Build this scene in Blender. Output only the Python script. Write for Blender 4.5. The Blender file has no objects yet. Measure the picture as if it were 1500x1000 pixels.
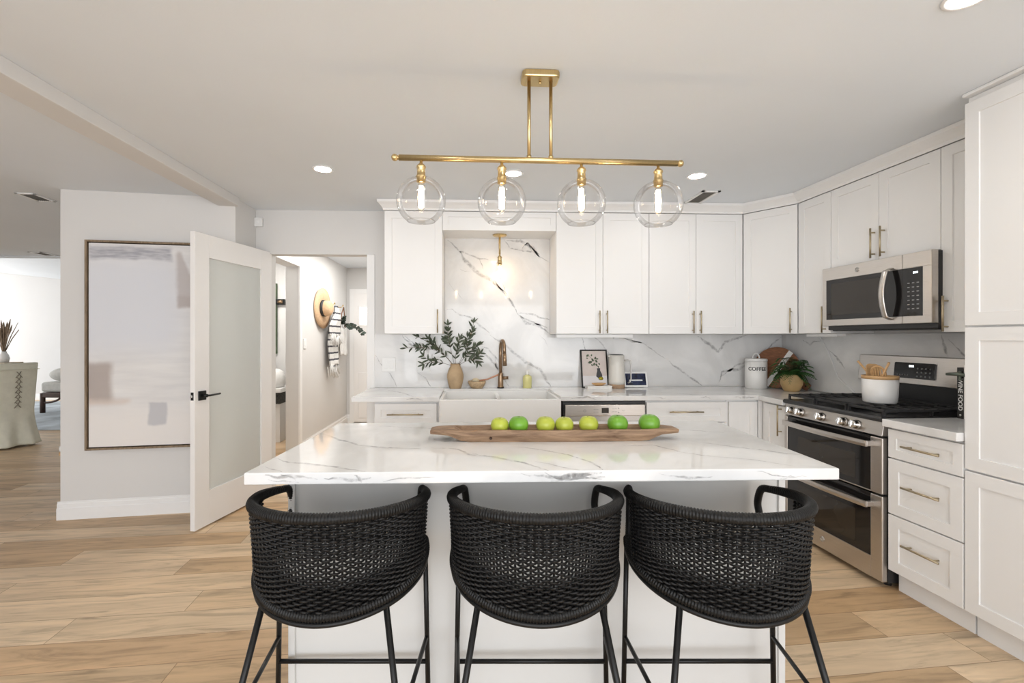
import bpy, bmesh, math, random
from mathutils import Vector, Matrix
random.seed(7)
PI = math.pi
SC = bpy.context.scene
COL = SC.collection

# ------------------------------------------------------------------ camera, sky, exposure
cam_d = bpy.data.cameras.new('camera')
cam_d.sensor_width = 36.0
cam_d.lens = 690.0 / 1500.0 * 36.0
cam_d.shift_x = 0.02
cam_d.shift_y = -0.004
cam_d.clip_start = 0.05
cam = bpy.data.objects.new('camera', cam_d)
cam.location = (0, 0, 1.354)
cam.rotation_euler = (PI / 2, 0, math.radians(-2.3975))
COL.objects.link(cam)
SC.camera = cam

world = bpy.data.worlds.new('daylight')
SC.world = world
world.use_nodes = True
wb = world.node_tree.nodes['Background']
wb.inputs['Color'].default_value = (0.95, 0.975, 1.02, 1)
wb.inputs['Strength'].default_value = 1.25


def area_light(name, loc, rot, sx, sy, power, color=(1, 1, 1)):
    d = bpy.data.lights.new(name, 'AREA')
    d.shape = 'RECTANGLE'
    d.size, d.size_y = sx, sy
    d.energy = power
    d.color = color
    o = bpy.data.objects.new(name, d)
    o.location = loc
    o.rotation_euler = rot
    COL.objects.link(o)
    return o


area_light('hall_fill_lamp', (-1.35, 5.9, 2.44), (0, 0, 0), 0.5, 1.8, 19, (1, 0.98, 0.95))  # unseen area light added to brighten the hall, no fixture built
area_light('bath_fill_lamp', (-2.6, 5.6, 2.44), (0, 0, 0), 0.5, 0.5, 13, (1, 0.97, 0.93))  # same for the side room: added light without a fixture
area_light('living_fill_light', (-11.6, 8.8, 1.5), (0, -PI / 2, 0), 2.0, 3.2, 42, (0.98, 1.0, 1.0))  # added fill at the living room's open side, no window built there

area_light('rear_fill_light', (0.6, -2.45, 1.25), (math.radians(100), 0, 0), 4.2, 1.7, 46, (0.97, 0.985, 1.0))  # added frontal fill behind the camera, where the room is simply open

SC.view_settings.view_transform = 'Standard'
SC.view_settings.look = 'None'
SC.view_settings.gamma = 1.0
SC.view_settings.use_curve_mapping = False
SC.view_settings.exposure = 0.78

# ------------------------------------------------------------------ materials
MATS = {}


def new_mat(name):
    m = bpy.data.materials.new(name)
    m.use_nodes = True
    nt = m.node_tree
    nt.nodes.clear()
    out = nt.nodes.new('ShaderNodeOutputMaterial')
    b = nt.nodes.new('ShaderNodeBsdfPrincipled')
    nt.links.new(b.outputs[0], out.inputs[0])
    MATS[name] = m
    return m, nt, b, out


def N(nt, t, **kw):
    n = nt.nodes.new('ShaderNode' + t)
    for k, v in kw.items():
        setattr(n, k, v)
    return n


def math_n(nt, op, a, b=None, c=None):
    n = nt.nodes.new('ShaderNodeMath')
    n.operation = op
    for i, v in enumerate((a, b, c)):
        if v is None:
            continue
        if isinstance(v, (int, float)):
            n.inputs[i].default_value = v
        else:
            nt.links.new(v, n.inputs[i])
    return n.outputs[0]


def mixc(nt, fac, a, b, mode='MIX'):
    n = nt.nodes.new('ShaderNodeMix')
    n.data_type = 'RGBA'
    n.blend_type = mode
    for idx, v in ((0, fac), (6, a), (7, b)):
        if isinstance(v, (int, float)):
            n.inputs[idx].default_value = v
        elif isinstance(v, tuple):
            n.inputs[idx].default_value = (v[0], v[1], v[2], 1)
        else:
            nt.links.new(v, n.inputs[idx])
    return n.outputs[2]


def ramp(nt, fac, stops):
    n = nt.nodes.new('ShaderNodeValToRGB')
    el = n.color_ramp.elements
    while len(el) < len(stops):
        el.new(0.5)
    for e, (p, c) in zip(el, stops):
        e.position = p
        e.color = (c[0], c[1], c[2], 1) if isinstance(c, tuple) else (c, c, c, 1)
    nt.links.new(fac, n.inputs[0])
    return n.outputs[0]


def objcoord(nt, scale=(1, 1, 1), rot=(0, 0, 0), loc=(0, 0, 0), kind='Object'):
    tc = N(nt, 'TexCoord')
    mp = N(nt, 'Mapping')
    mp.inputs['Scale'].default_value = scale
    mp.inputs['Rotation'].default_value = rot
    mp.inputs['Location'].default_value = loc
    nt.links.new(tc.outputs[kind], mp.inputs[0])
    return mp.outputs[0]


def noise(nt, vec, scale, detail=3, rough=0.5, dist=0.0):
    n = N(nt, 'TexNoise')
    n.inputs['Scale'].default_value = scale
    n.inputs['Detail'].default_value = detail
    n.inputs['Roughness'].default_value = rough
    n.inputs['Distortion'].default_value = dist
    nt.links.new(vec, n.inputs['Vector'])
    return n


def bump(nt, b, h, strength=0.2, dist=0.01):
    n = N(nt, 'Bump')
    n.inputs['Strength'].default_value = strength
    n.inputs['Distance'].default_value = dist
    nt.links.new(h, n.inputs['Height'])
    nt.links.new(n.outputs[0], b.inputs['Normal'])


def paint(name, col, rough=0.5, metal=0.0, var=0.03, vscale=6.0, bstr=0.0, bscale=60.0, spec=0.5, stretch=(1, 1, 1)):
    """plain coloured surface with a slight noise variation"""
    m, nt, b, out = new_mat(name)
    v = objcoord(nt, stretch)
    n = noise(nt, v, vscale, 4)
    lo = tuple(max(0, c * (1 - var)) for c in col)
    hi = tuple(min(1, c * (1 + var)) for c in col)
    c = ramp(nt, n.outputs[0], [(0.3, lo), (0.7, hi)])
    nt.links.new(c, b.inputs['Base Color'])
    b.inputs['Roughness'].default_value = rough
    b.inputs['Metallic'].default_value = metal
    b.inputs['Specular IOR Level'].default_value = spec
    if bstr:
        n2 = noise(nt, v, bscale, 3)
        bump(nt, b, n2.outputs[0], bstr, 0.004)
    return m


def emit(name, col, strength):
    m, nt, b, out = new_mat(name)
    b.inputs['Base Color'].default_value = (*col, 1)
    b.inputs['Emission Color'].default_value = (*col, 1)
    b.inputs['Emission Strength'].default_value = strength
    return m


def thin_glass(name, tint=(1, 1, 1), refl=1.0, rough=0.0):
    m, nt, b, out = new_mat(name)
    nt.nodes.remove(b)
    tr = N(nt, 'BsdfTransparent')
    tr.inputs[0].default_value = (*tint, 1)
    gl = N(nt, 'BsdfGlossy')
    gl.inputs['Roughness'].default_value = rough
    lw = N(nt, 'LayerWeight')
    lw.inputs['Blend'].default_value = 0.22
    f = math_n(nt, 'MULTIPLY', lw.outputs['Fresnel'], refl)
    f = math_n(nt, 'MINIMUM', f, 0.6)
    mx = N(nt, 'MixShader')
    nt.links.new(f, mx.inputs[0])
    nt.links.new(tr.outputs[0], mx.inputs[1])
    nt.links.new(gl.outputs[0], mx.inputs[2])
    nt.links.new(mx.outputs[0], out.inputs[0])
    return m


def wood(name, c1, c2, scale=8.0, stretch=(1, 8, 8), rough=0.5, contrast=(0.35, 0.7), bstr=0.15):
    m, nt, b, out = new_mat(name)
    v = objcoord(nt, stretch)
    n = noise(nt, v, scale, 6, 0.6, 0.6)
    c = ramp(nt, n.outputs[0], [(contrast[0], c1), (contrast[1], c2)])
    nt.links.new(c, b.inputs['Base Color'])
    b.inputs['Roughness'].default_value = rough
    bump(nt, b, n.outputs[0], bstr, 0.003)
    return m


def steel(name, col=(0.62, 0.59, 0.56), rough=0.3, stretch=(1, 1, 60)):
    m, nt, b, out = new_mat(name)
    v = objcoord(nt, stretch)
    n = noise(nt, v, 8.0, 3)
    c = ramp(nt, n.outputs[0], [(0.3, tuple(x * 0.93 for x in col)), (0.7, tuple(min(1, x * 1.05) for x in col))])
    nt.links.new(c, b.inputs['Base Color'])
    r = math_n(nt, 'MULTIPLY_ADD', n.outputs[0], 0.12, rough - 0.06)
    nt.links.new(r, b.inputs['Roughness'])
    b.inputs['Metallic'].default_value = 1.0
    return m


def marble(name):
    """white quartz; the grey veins are laid down by the 'vein' attribute of the mesh, clouds by noise"""
    m, nt, b, out = new_mat(name)
    v = objcoord(nt)
    n1 = noise(nt, v, 2.2, 5, 0.55, 1.2)
    base = ramp(nt, n1.outputs[0], [(0.35, (0.70, 0.695, 0.685)), (0.6, (0.80, 0.795, 0.785))])
    at = N(nt, 'Attribute', attribute_name='vein')
    n2 = noise(nt, v, 34.0, 5, 0.7)
    k = ramp(nt, n2.outputs[0], [(0.36, 0.08), (0.60, 1.0)])
    f = math_n(nt, 'MULTIPLY', at.outputs['Fac'], k)
    n3 = noise(nt, v, 9.0, 3)
    vc = ramp(nt, n3.outputs[0], [(0.35, (0.27, 0.27, 0.275)), (0.65, (0.47, 0.46, 0.45))])
    c = mixc(nt, f, base, vc)
    nt.links.new(c, b.inputs['Base Color'])
    b.inputs['Roughness'].default_value = 0.055
    b.inputs['Specular IOR Level'].default_value = 0.45
    return m


def floor_mat():
    m, nt, b, out = new_mat('oak_planks')
    ang = math.radians(4.3)
    v = objcoord(nt, rot=(0, 0, -ang))
    sp = N(nt, 'SeparateXYZ')
    nt.links.new(v, sp.inputs[0])
    W, Lp = 0.195, 1.55
    yy = math_n(nt, 'DIVIDE', math_n(nt, 'ADD', sp.outputs[1], FLOOR_PHASE), W)
    row = math_n(nt, 'FLOOR', yy)
    fy = math_n(nt, 'FRACT', yy)
    wn = N(nt, 'TexWhiteNoise', noise_dimensions='1D')
    nt.links.new(row, wn.inputs['W'])
    xx = math_n(nt, 'DIVIDE', math_n(nt, 'ADD', sp.outputs[0], math_n(nt, 'MULTIPLY', wn.outputs[0], Lp)), Lp)
    colm = math_n(nt, 'FLOOR', xx)
    fx = math_n(nt, 'FRACT', xx)
    idv = N(nt, 'CombineXYZ')
    nt.links.new(row, idv.inputs[0])
    nt.links.new(colm, idv.inputs[1])
    wn2 = N(nt, 'TexWhiteNoise', noise_dimensions='3D')
    nt.links.new(idv.outputs[0], wn2.inputs['Vector'])
    # grain: stretched along the plank, shifted per plank
    sc = N(nt, 'VectorMath', operation='MULTIPLY')
    nt.links.new(v, sc.inputs[0])
    sc.inputs[1].default_value = (1.1, 9.0, 1.0)
    ad = N(nt, 'VectorMath', operation='MULTIPLY_ADD')
    nt.links.new(wn2.outputs['Color'], ad.inputs[0])
    ad.inputs[1].default_value = (40, 40, 40)
    nt.links.new(sc.outputs[0], ad.inputs[2])
    g = noise(nt, ad.outputs[0], 2.2, 7, 0.62, 1.0)
    g2 = noise(nt, ad.outputs[0], 0.9, 3, 0.5, 0.4)
    tone = ramp(nt, wn2.outputs['Value'], [(0.0, (0.50, 0.325, 0.175)), (0.35, (0.64, 0.455, 0.275)), (0.75, (0.74, 0.57, 0.385)), (1.0, (0.56, 0.35, 0.18))])
    gr = ramp(nt, g.outputs[0], [(0.27, 0.55), (0.5, 0.98), (0.72, 1.13)])
    gr2 = ramp(nt, g2.outputs[0], [(0.3, 0.82), (0.6, 1.05)])
    c = mixc(nt, 1.0, tone, gr, 'MULTIPLY')
    c = mixc(nt, 1.0, c, gr2, 'MULTIPLY')
    # joints
    ey = math_n(nt, 'MULTIPLY', math_n(nt, 'MINIMUM', fy, math_n(nt, 'SUBTRACT', 1.0, fy)), W)
    ex = math_n(nt, 'MULTIPLY', math_n(nt, 'MINIMUM', fx, math_n(nt, 'SUBTRACT', 1.0, fx)), Lp)
    e = math_n(nt, 'MINIMUM', ey, ex)
    jf = math_n(nt, 'LESS_THAN', e, 0.0016)
    c = mixc(nt, math_n(nt, 'MULTIPLY', jf, 0.75), c, (0.20, 0.12, 0.06))
    nt.links.new(c, b.inputs['Base Color'])
    b.inputs['Roughness'].default_value = 0.42
    b.inputs['Specular IOR Level'].default_value = 0.35
    h = math_n(nt, 'SUBTRACT', math_n(nt, 'MULTIPLY', g.outputs[0], 0.4), jf)
    bump(nt, b, h, 0.12, 0.003)
    return m


FLOOR_PHASE = 0.045
M = MATS
floor_mat()
paint('wall_paint', (0.70, 0.688, 0.672), 0.75, var=0.012, vscale=2, bstr=0.05, bscale=120)
paint('ceiling_paint', (0.775, 0.815, 0.855), 0.8, var=0.015, vscale=1.5, bstr=0.05, bscale=90)
paint('trim_paint', (0.86, 0.855, 0.845), 0.4, var=0.01)
paint('cabinet_paint', (0.83, 0.825, 0.815), 0.42, var=0.008, vscale=3)
paint('island_paint', (0.70, 0.70, 0.685), 0.5, var=0.01, vscale=3)
paint('door_paint', (0.86, 0.845, 0.83), 0.4, var=0.008, vscale=3)
marble('quartz')
paint('porcelain', (0.84, 0.835, 0.82), 0.18, var=0.008)
steel('stainless', (0.60, 0.565, 0.53), 0.30)
steel('stainless_side', (0.52, 0.50, 0.48), 0.34)
steel('brushed_gold', (0.62, 0.47, 0.24), 0.32, (40, 1, 1))
steel('champagne', (0.50, 0.42, 0.29), 0.36, (1, 1, 40))
steel('bronze', (0.34, 0.235, 0.15), 0.30, (40, 40, 1))
steel('chrome', (0.75, 0.74, 0.72), 0.16)
paint('black_glass', (0.012, 0.011, 0.011), 0.06, var=0.05)
paint('oven_window', (0.028, 0.022, 0.016), 0.05, var=0.05)
paint('black_enamel', (0.018, 0.018, 0.019), 0.28, var=0.1)
paint('cast_iron', (0.016, 0.016, 0.017), 0.55, var=0.2, bstr=0.2, bscale=150)
paint('black_metal', (0.009, 0.009, 0.009), 0.38, var=0.1, spec=0.3)
paint('dark_gap', (0.02, 0.02, 0.02), 0.7)
paint('black_wicker', (0.0085, 0.0082, 0.008), 0.42, var=0.4, vscale=40, bstr=0.3, bscale=220, spec=0.30)
wood('bowl_wood', (0.13, 0.070, 0.038), (0.43, 0.285, 0.175), 5.0, (1.2, 9, 9), 0.65, (0.3, 0.72), 0.3)
wood('pale_wood', (0.52, 0.30, 0.13), (0.68, 0.44, 0.22), 9.0, (1, 1, 6), 0.5)
wood('walnut_board', (0.17, 0.065, 0.028), (0.30, 0.125, 0.055), 9.0, (2, 2, 9), 0.5)
wood('frame_wood', (0.16, 0.11, 0.065), (0.30, 0.22, 0.14), 9.0, (8, 8, 1.0), 0.55)
wood('dark_wood', (0.035, 0.016, 0.009), (0.075, 0.035, 0.02), 9.0, (2, 2, 2), 0.4)
paint('vase_clay', (0.50, 0.355, 0.21), 0.7, var=0.12, vscale=14, bstr=0.15)
paint('wicker_tan', (0.55, 0.40, 0.24), 0.7, var=0.25, vscale=60, bstr=0.5, bscale=140)
paint('cork', (0.36, 0.24, 0.15), 0.7, var=0.12, vscale=30)
paint('pot_wood', (0.60, 0.41, 0.19), 0.55, var=0.22, vscale=7, bstr=0.15)
paint('leaf_olive', (0.060, 0.078, 0.045), 0.5, var=0.35, vscale=30)
paint('leaf_fern', (0.034, 0.105, 0.022), 0.5, var=0.6, vscale=22)
paint('leaf_eucalyptus', (0.022, 0.036, 0.024), 0.55, var=0.4, vscale=20)
paint('stem', (0.10, 0.065, 0.035), 0.7, var=0.2)
paint('apple_skin_yellow', (0.42, 0.47, 0.055), 0.34, var=0.12, vscale=10)
paint('apple_skin_green', (0.15, 0.345, 0.03), 0.32, var=0.2, vscale=10)
paint('white_ceramic', (0.82, 0.81, 0.79), 0.3, var=0.01)
paint('white_plastic', (0.84, 0.84, 0.83), 0.35, var=0.008)
paint('cream_ceramic', (0.68, 0.66, 0.61), 0.35, var=0.03)
paint('soap_yellow', (0.74, 0.70, 0.30), 0.22, var=0.05)
paint('brush_bristle', (0.66, 0.58, 0.40), 0.8, var=0.15, vscale=60, bstr=0.4, bscale=200)
wood('pink_wood', (0.50, 0.24, 0.15), (0.62, 0.33, 0.21), 9.0, (6, 1, 6), 0.5)
paint('screen_navy', (0.020, 0.030, 0.075), 0.12, var=0.7, vscale=16)
paint('screen_line', (0.16, 0.19, 0.28), 0.3)
paint('ink_black', (0.02, 0.02, 0.02), 0.5)
paint('ink_white', (0.78, 0.78, 0.76), 0.5)
paint('ink_grey', (0.30, 0.30, 0.30), 0.5)
paint('paper_white', (0.82, 0.81, 0.79), 0.6, var=0.02)
paint('book_black', (0.022, 0.022, 0.02), 0.5, var=0.2)
paint('print_pink', (0.66, 0.58, 0.54), 0.6, var=0.06, vscale=12)
paint('print_shelf', (0.72, 0.70, 0.71), 0.6, var=0.03)
paint('print_leaf', (0.14, 0.20, 0.12), 0.6, var=0.5, vscale=70)
paint('print_dark', (0.030, 0.028, 0.032), 0.4, var=0.2)
paint('lemon', (0.50, 0.42, 0.03), 0.4, var=0.1)
paint('sage_metal', (0.16, 0.185, 0.15), 0.4, metal=0.5, var=0.2)
paint('straw', (0.64, 0.43, 0.26), 0.75, var=0.12, vscale=50, bstr=0.3, bscale=200)
paint('leather', (0.20, 0.085, 0.035), 0.5, var=0.15)
paint('linen_white', (0.78, 0.77, 0.745), 0.85, var=0.06, vscale=30, bstr=0.3, bscale=180)
paint('seat_pad', (0.86, 0.855, 0.84), 0.85, var=0.05, vscale=20)
paint('linen_sage', (0.73, 0.715, 0.60), 0.9, var=0.05, vscale=14, bstr=0.3, bscale=200)
paint('lace_grey', (0.30, 0.27, 0.21), 0.8)
paint('sofa_fabric', (0.58, 0.57, 0.53), 0.9, var=0.08, vscale=20, bstr=0.25, bscale=160)
paint('sofa_grey', (0.30, 0.31, 0.32), 0.9, var=0.15, vscale=8)
paint('rug_blue', (0.46, 0.50, 0.53), 0.95, var=0.28, vscale=3, bstr=0.4, bscale=200)
paint('table_wood', (0.50, 0.41, 0.29), 0.5, var=0.1, vscale=8)
paint('dried_grass', (0.25, 0.18, 0.12), 0.85, var=0.3, vscale=40)
paint('vent_dark', (0.20, 0.19, 0.175), 0.6, var=0.1)
paint('mirror_green', (0.05, 0.075, 0.035), 0.3, var=0.2)
paint('fringe_dark', (0.05, 0.048, 0.042), 0.8, var=0.6, vscale=60)
thin_glass('clear_glass', (0.985, 0.98, 0.975), 0.9)
thin_glass('bulb_glass', (1.0, 0.97, 0.92), 0.7)
emit('filament', (1.0, 0.78, 0.52), 26.0)
emit('downlight', (1.0, 0.965, 0.91), 70.0)
emit('window_daylight', (0.95, 0.98, 1.0), 1.6)
emit('digit_glow', (0.85, 0.95, 1.0), 2.0)


def frosted():
    m, nt, b, out = new_mat('frosted_glass')
    v = objcoord(nt)
    n = noise(nt, v, 200.0, 2)
    b.inputs['Base Color'].default_value = (0.90, 0.92, 0.89, 1)
    b.inputs['Roughness'].default_value = 0.32
    b.inputs['Transmission Weight'].default_value = 0.40
    b.inputs['IOR'].default_value = 1.2
    bump(nt, b, n.outputs[0], 0.05, 0.001)
    return m


frosted()


def stripes_mat():
    """white throw with thin dark stripes across it (uv.y runs down the cloth)"""
    m, nt, b, out = new_mat('striped_cotton')
    at = N(nt, 'Attribute', attribute_name='down')
    f = math_n(nt, 'FRACT', math_n(nt, 'MULTIPLY', at.outputs['Fac'], 11.0))
    lo = math_n(nt, 'LESS_THAN', f, 0.26)
    v = objcoord(nt)
    n = noise(nt, v, 60, 3)
    base = ramp(nt, n.outputs[0], [(0.3, (0.70, 0.69, 0.665)), (0.7, (0.80, 0.79, 0.765))])
    c = mixc(nt, lo, base, (0.09, 0.09, 0.105))
    nt.links.new(c, b.inputs['Base Color'])
    b.inputs['Roughness'].default_value = 0.9
    bump(nt, b, n.outputs[0], 0.3, 0.003)
    return m


stripes_mat()


def art_mat():
    """soft abstract painting: washes laid as blurred boxes in metres from the canvas's lower left corner"""
    m, nt, b, out = new_mat('abstract_canvas')
    v = objcoord(nt)
    nz = noise(nt, v, 5.0, 4)
    ds = N(nt, 'VectorMath', operation='MULTIPLY_ADD')
    nt.links.new(nz.outputs['Color'], ds.inputs[0])
    ds.inputs[1].default_value = (0.07, 0.0, 0.07)
    nt.links.new(v, ds.inputs[2])
    sp = N(nt, 'SeparateXYZ')
    nt.links.new(ds.outputs[0], sp.inputs[0])
    x, z = sp.outputs[0], sp.outputs[2]

    def ss(val, a, bb):
        n = N(nt, 'MapRange', interpolation_type='SMOOTHSTEP')
        nt.links.new(val, n.inputs[0])
        n.inputs[1].default_value = a
        n.inputs[2].default_value = bb
        return n.outputs[0]

    def box(x0, x1, z0, z1, s):
        a = math_n(nt, 'MULTIPLY', ss(x, x0 - s, x0 + s), math_n(nt, 'SUBTRACT', 1.0, ss(x, x1 - s, x1 + s)))
        c = math_n(nt, 'MULTIPLY', ss(z, z0 - s, z0 + s), math_n(nt, 'SUBTRACT', 1.0, ss(z, z1 - s, z1 + s)))
        return math_n(nt, 'MULTIPLY', a, c)
    n2 = noise(nt, objcoord(nt, (1, 1, 7)), 3.0, 5)
    n3 = noise(nt, objcoord(nt, (2, 1, 14)), 5.0, 5)
    c = ramp(nt, n2.outputs[0], [(0.3, (0.70, 0.685, 0.68)), (0.7, (0.79, 0.775, 0.76))])
    c = mixc(nt, box(-0.2, 0.65, 0.75, 1.45, 0.15), c, (0.70, 0.71, 0.75))
    c = mixc(nt, box(-0.2, 1.2, -0.1, 0.3, 0.10), c, (0.80, 0.765, 0.735))
    c = mixc(nt, math_n(nt, 'MULTIPLY', box(0.03, 0.60, 1.44, 1.53, 0.02), ramp(nt, n3.outputs[0], [(0.3, 0.45), (0.6, 1.0)])), c, (0.37, 0.37, 0.41))
    xs = math_n(nt, 'ADD', x, math_n(nt, 'MULTIPLY', math_n(nt, 'SUBTRACT', z, 1.10), 0.36))
    wd = math_n(nt, 'MULTIPLY', box(0.63, 2.0, 1.09, 1.50, 0.02), math_n(nt, 'SUBTRACT', 1.0, ss(xs, 0.79, 0.82)))
    c = mixc(nt, math_n(nt, 'MULTIPLY', wd, 0.6), c, (0.42, 0.36, 0.34))
    c = mixc(nt, math_n(nt, 'MULTIPLY', box(0.63, 0.80, 1.09, 1.17, 0.015), 0.4), c, (0.40, 0.34, 0.32))
    c = mixc(nt, math_n(nt, 'MULTIPLY', box(0.02, 0.19, 0.38, 0.66, 0.03), 0.85), c, (0.40, 0.335, 0.305))
    c = mixc(nt, math_n(nt, 'MULTIPLY', box(0.43, 0.55, 0.19, 0.355, 0.012), 0.75), c, (0.48, 0.48, 0.51))
    c = mixc(nt, math_n(nt, 'MULTIPLY', box(0.02, 0.30, 0.35, 0.39, 0.03), 0.5), c, (0.62, 0.47, 0.37))
    nt.links.new(c, b.inputs['Base Color'])
    b.inputs['Roughness'].default_value = 0.7
    return m


art_mat()

# ------------------------------------------------------------------ mesh helpers


class MB:
    """collects shapes, each with a material slot, into one mesh"""

    def __init__(self):
        self.bm = bmesh.new()
        self.mats = []
        self.at = None

    def slot(self, m):
        m = MATS[m] if isinstance(m, str) else m
        if m not in self.mats:
            self.mats.append(m)
        return self.mats.index(m)

    def _add(self, tmp, m, smooth=False):
        si = self.slot(m)
        vmap = {}
        for v in tmp.verts:
            vmap[v] = self.bm.verts.new(v.co)
        for f in tmp.faces:
            try:
                nf = self.bm.faces.new([vmap[v] for v in f.verts])
                nf.material_index = si
                nf.smooth = smooth
            except ValueError:
                pass
        tmp.free()

    def box(self, x0, x1, y0, y1, z0, z1, m, bev=0.0, seg=2, mat=None):
        t = bmesh.new()
        bmesh.ops.create_cube(t, size=1.0)
        for v in t.verts:
            v.co = Vector(((x0 + x1) / 2 + v.co.x * (x1 - x0), (y0 + y1) / 2 + v.co.y * (y1 - y0), (z0 + z1) / 2 + v.co.z * (z1 - z0)))
        if bev > 0:
            bmesh.ops.bevel(t, geom=list(t.edges), offset=bev, segments=seg, profile=0.5, affect='EDGES')
        if mat is not None:
            bmesh.ops.transform(t, matrix=mat, verts=t.verts)
        self._add(t, m, False)
        return self

    def tube(self, pts, r, m, seg=10, cap=True, closed=False, rfun=None):
        pts = [Vector(p) for p in pts]
        n = len(pts)
        t = bmesh.new()
        rings = []
        up = None
        for i, p in enumerate(pts):
            if closed:
                d = pts[(i + 1) % n] - pts[i - 1]
            elif i == 0:
                d = pts[1] - pts[0]
            elif i == n - 1:
                d = pts[-1] - pts[-2]
            else:
                d = pts[i + 1] - pts[i - 1]
            d.normalize()
            if up is None:
                a = Vector((0, 0, 1)) if abs(d.z) < 0.9 else Vector((1, 0, 0))
                up = (a - d * a.dot(d)).normalized()
            else:
                up = (up - d * up.dot(d))
                up = up.normalized() if up.length > 1e-6 else Vector((1, 0, 0))
            w = d.cross(up)
            rr = r[i] if isinstance(r, (list, tuple)) else r
            if rfun:
                rr *= rfun(i)
            rings.append([t.verts.new(p + up * (rr * math.cos(2 * PI * k / seg)) + w * (rr * math.sin(2 * PI * k / seg))) for k in range(seg)])
        cnt = n if closed else n - 1
        for i in range(cnt):
            a, b = rings[i], rings[(i + 1) % n]
            for k in range(seg):
                t.faces.new((a[k], a[(k + 1) % seg], b[(k + 1) % seg], b[k]))
        if cap and not closed:
            t.faces.new(list(reversed(rings[0])))
            t.faces.new(rings[-1])
        bmesh.ops.recalc_face_normals(t, faces=t.faces)
        self._add(t, m, True)
        return self

    def lathe(self, prof, m, seg=32, c=(0, 0, 0), mat=None, wob=None):
        """prof: (r, z) from bottom to top; r=0 ends close"""
        t = bmesh.new()
        rings = []
        for r, z in prof:
            if r <= 1e-6:
                rings.append([t.verts.new((c[0], c[1], c[2] + z))])
            else:
                rings.append([t.verts.new((c[0] + r * (wob(k * 2 * PI / seg, z) if wob else 1) * math.cos(2 * PI * k / seg),
                                           c[1] + r * (wob(k * 2 * PI / seg, z) if wob else 1) * math.sin(2 * PI * k / seg), c[2] + z)) for k in range(seg)])
        for a, b in zip(rings, rings[1:]):
            for k in range(seg):
                k2 = (k + 1) % seg
                if len(a) == 1 and len(b) == 1:
                    continue
                if len(a) == 1:
                    t.faces.new((a[0], b[k2], b[k]))
                elif len(b) == 1:
                    t.faces.new((a[k], a[k2], b[0]))
                else:
                    t.faces.new((a[k], a[k2], b[k2], b[k]))
        if mat is not None:
            bmesh.ops.transform(t, matrix=mat, verts=t.verts)
        self._add(t, m, True)
        return self

    def prism(self, outline, h0, h1, m, axis='z', bev=0.0, mat=None):
        """outline in the plane, extruded from h0 to h1 along axis"""
        def P(a, b, h):
            return {'z': (a, b, h), 'y': (a, h, b), 'x': (h, a, b)}[axis]
        t = bmesh.new()
        lo = [t.verts.new(P(a, b, h0)) for a, b in outline]
        hi = [t.verts.new(P(a, b, h1)) for a, b in outline]
        n = len(outline)
        t.faces.new(lo[::-1])
        t.faces.new(hi)
        for i in range(n):
            t.faces.new((lo[i], lo[(i + 1) % n], hi[(i + 1) % n], hi[i]))
        bmesh.ops.recalc_face_normals(t, faces=t.faces)
        if bev > 0:
            es = [e for e in t.edges]
            bmesh.ops.bevel(t, geom=es, offset=bev, segments=2, profile=0.5, affect='EDGES')
        if mat is not None:
            bmesh.ops.transform(t, matrix=mat, verts=t.verts)
        self._add(t, m, False)
        return self

    def ball(self, c, r, m, seg=20, rings=12, scale=(1, 1, 1), fun=None):
        t = bmesh.new()
        bmesh.ops.create_uvsphere(t, u_segments=seg, v_segments=rings, radius=r)
        for v in t.verts:
            co = Vector(v.co)
            if fun:
                co = fun(co)
            v.co = Vector((c[0] + co.x * scale[0], c[1] + co.y * scale[1], c[2] + co.z * scale[2]))
        self._add(t, m, True)
        return self

    def quadgrid(self, fn, nu, nv, m, smooth=True, thick=0.0):
        """surface fn(u, v) -> point, u, v in 0..1; thick gives it a back side"""
        t = bmesh.new()
        g = [[t.verts.new(fn(i / nu, j / nv)) for j in range(nv + 1)] for i in range(nu + 1)]
        for i in range(nu):
            for j in range(nv):
                t.faces.new((g[i][j], g[i + 1][j], g[i + 1][j + 1], g[i][j + 1]))
        if thick:
            bmesh.ops.recalc_face_normals(t, faces=t.faces)
            bmesh.ops.solidify(t, geom=t.faces, thickness=thick)
        self._add(t, m, smooth)
        return self

    def mesh_from(self, me, m, mat=None, bend=None):
        t = bmesh.new()
        t.from_mesh(me)
        for v in t.verts:
            co = Vector(v.co)
            if bend:
                co = Vector(bend(co))
            if mat is not None:
                co = mat @ co
            v.co = co
        self._add(t, m, False)
        return self

    def ribbon(self, pts, wid, m, nrm, off=0.0004, seed=0):
        """a vein: soft ribbon over a flat slab. pts 3d, nrm the slab's normal; writes the 'vein' layer"""
        rnd = random.Random(seed)
        lay = self.bm.verts.layers.float.get('vein') or self.bm.verts.layers.float.new('vein')
        n = Vector(nrm)
        P3 = [Vector(p) for p in pts]
        fine = []
        for a, b in zip(P3, P3[1:]):
            k = max(3, int((b - a).length / 0.015))
            for i in range(k):
                fine.append(a.lerp(b, i / k))
        fine.append(P3[-1])
        si = self.slot(m)
        prev = None
        L = len(fine)
        jit = 0.0
        w = wid
        for i, p in enumerate(fine):
            d = (fine[min(i + 1, L - 1)] - fine[max(i - 1, 0)]).normalized()
            s = n.cross(d).normalized()
            jit = jit * 0.75 + rnd.uniform(-1, 1) * 0.004
            w = max(wid * 0.4, min(wid * 2.0, w * rnd.uniform(0.8, 1.25)))
            tp = min(1, i / 6, (L - 1 - i) / 6) * 0.8 + 0.2
            c = p + s * jit + n * off
            row = []
            for o, val in ((-1.0, 0.0), (-0.35, 0.9), (0.35, 0.9), (1.0, 0.0)):
                v = self.bm.verts.new(c + s * (o * w * tp))
                v[lay] = val
                row.append(v)
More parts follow.
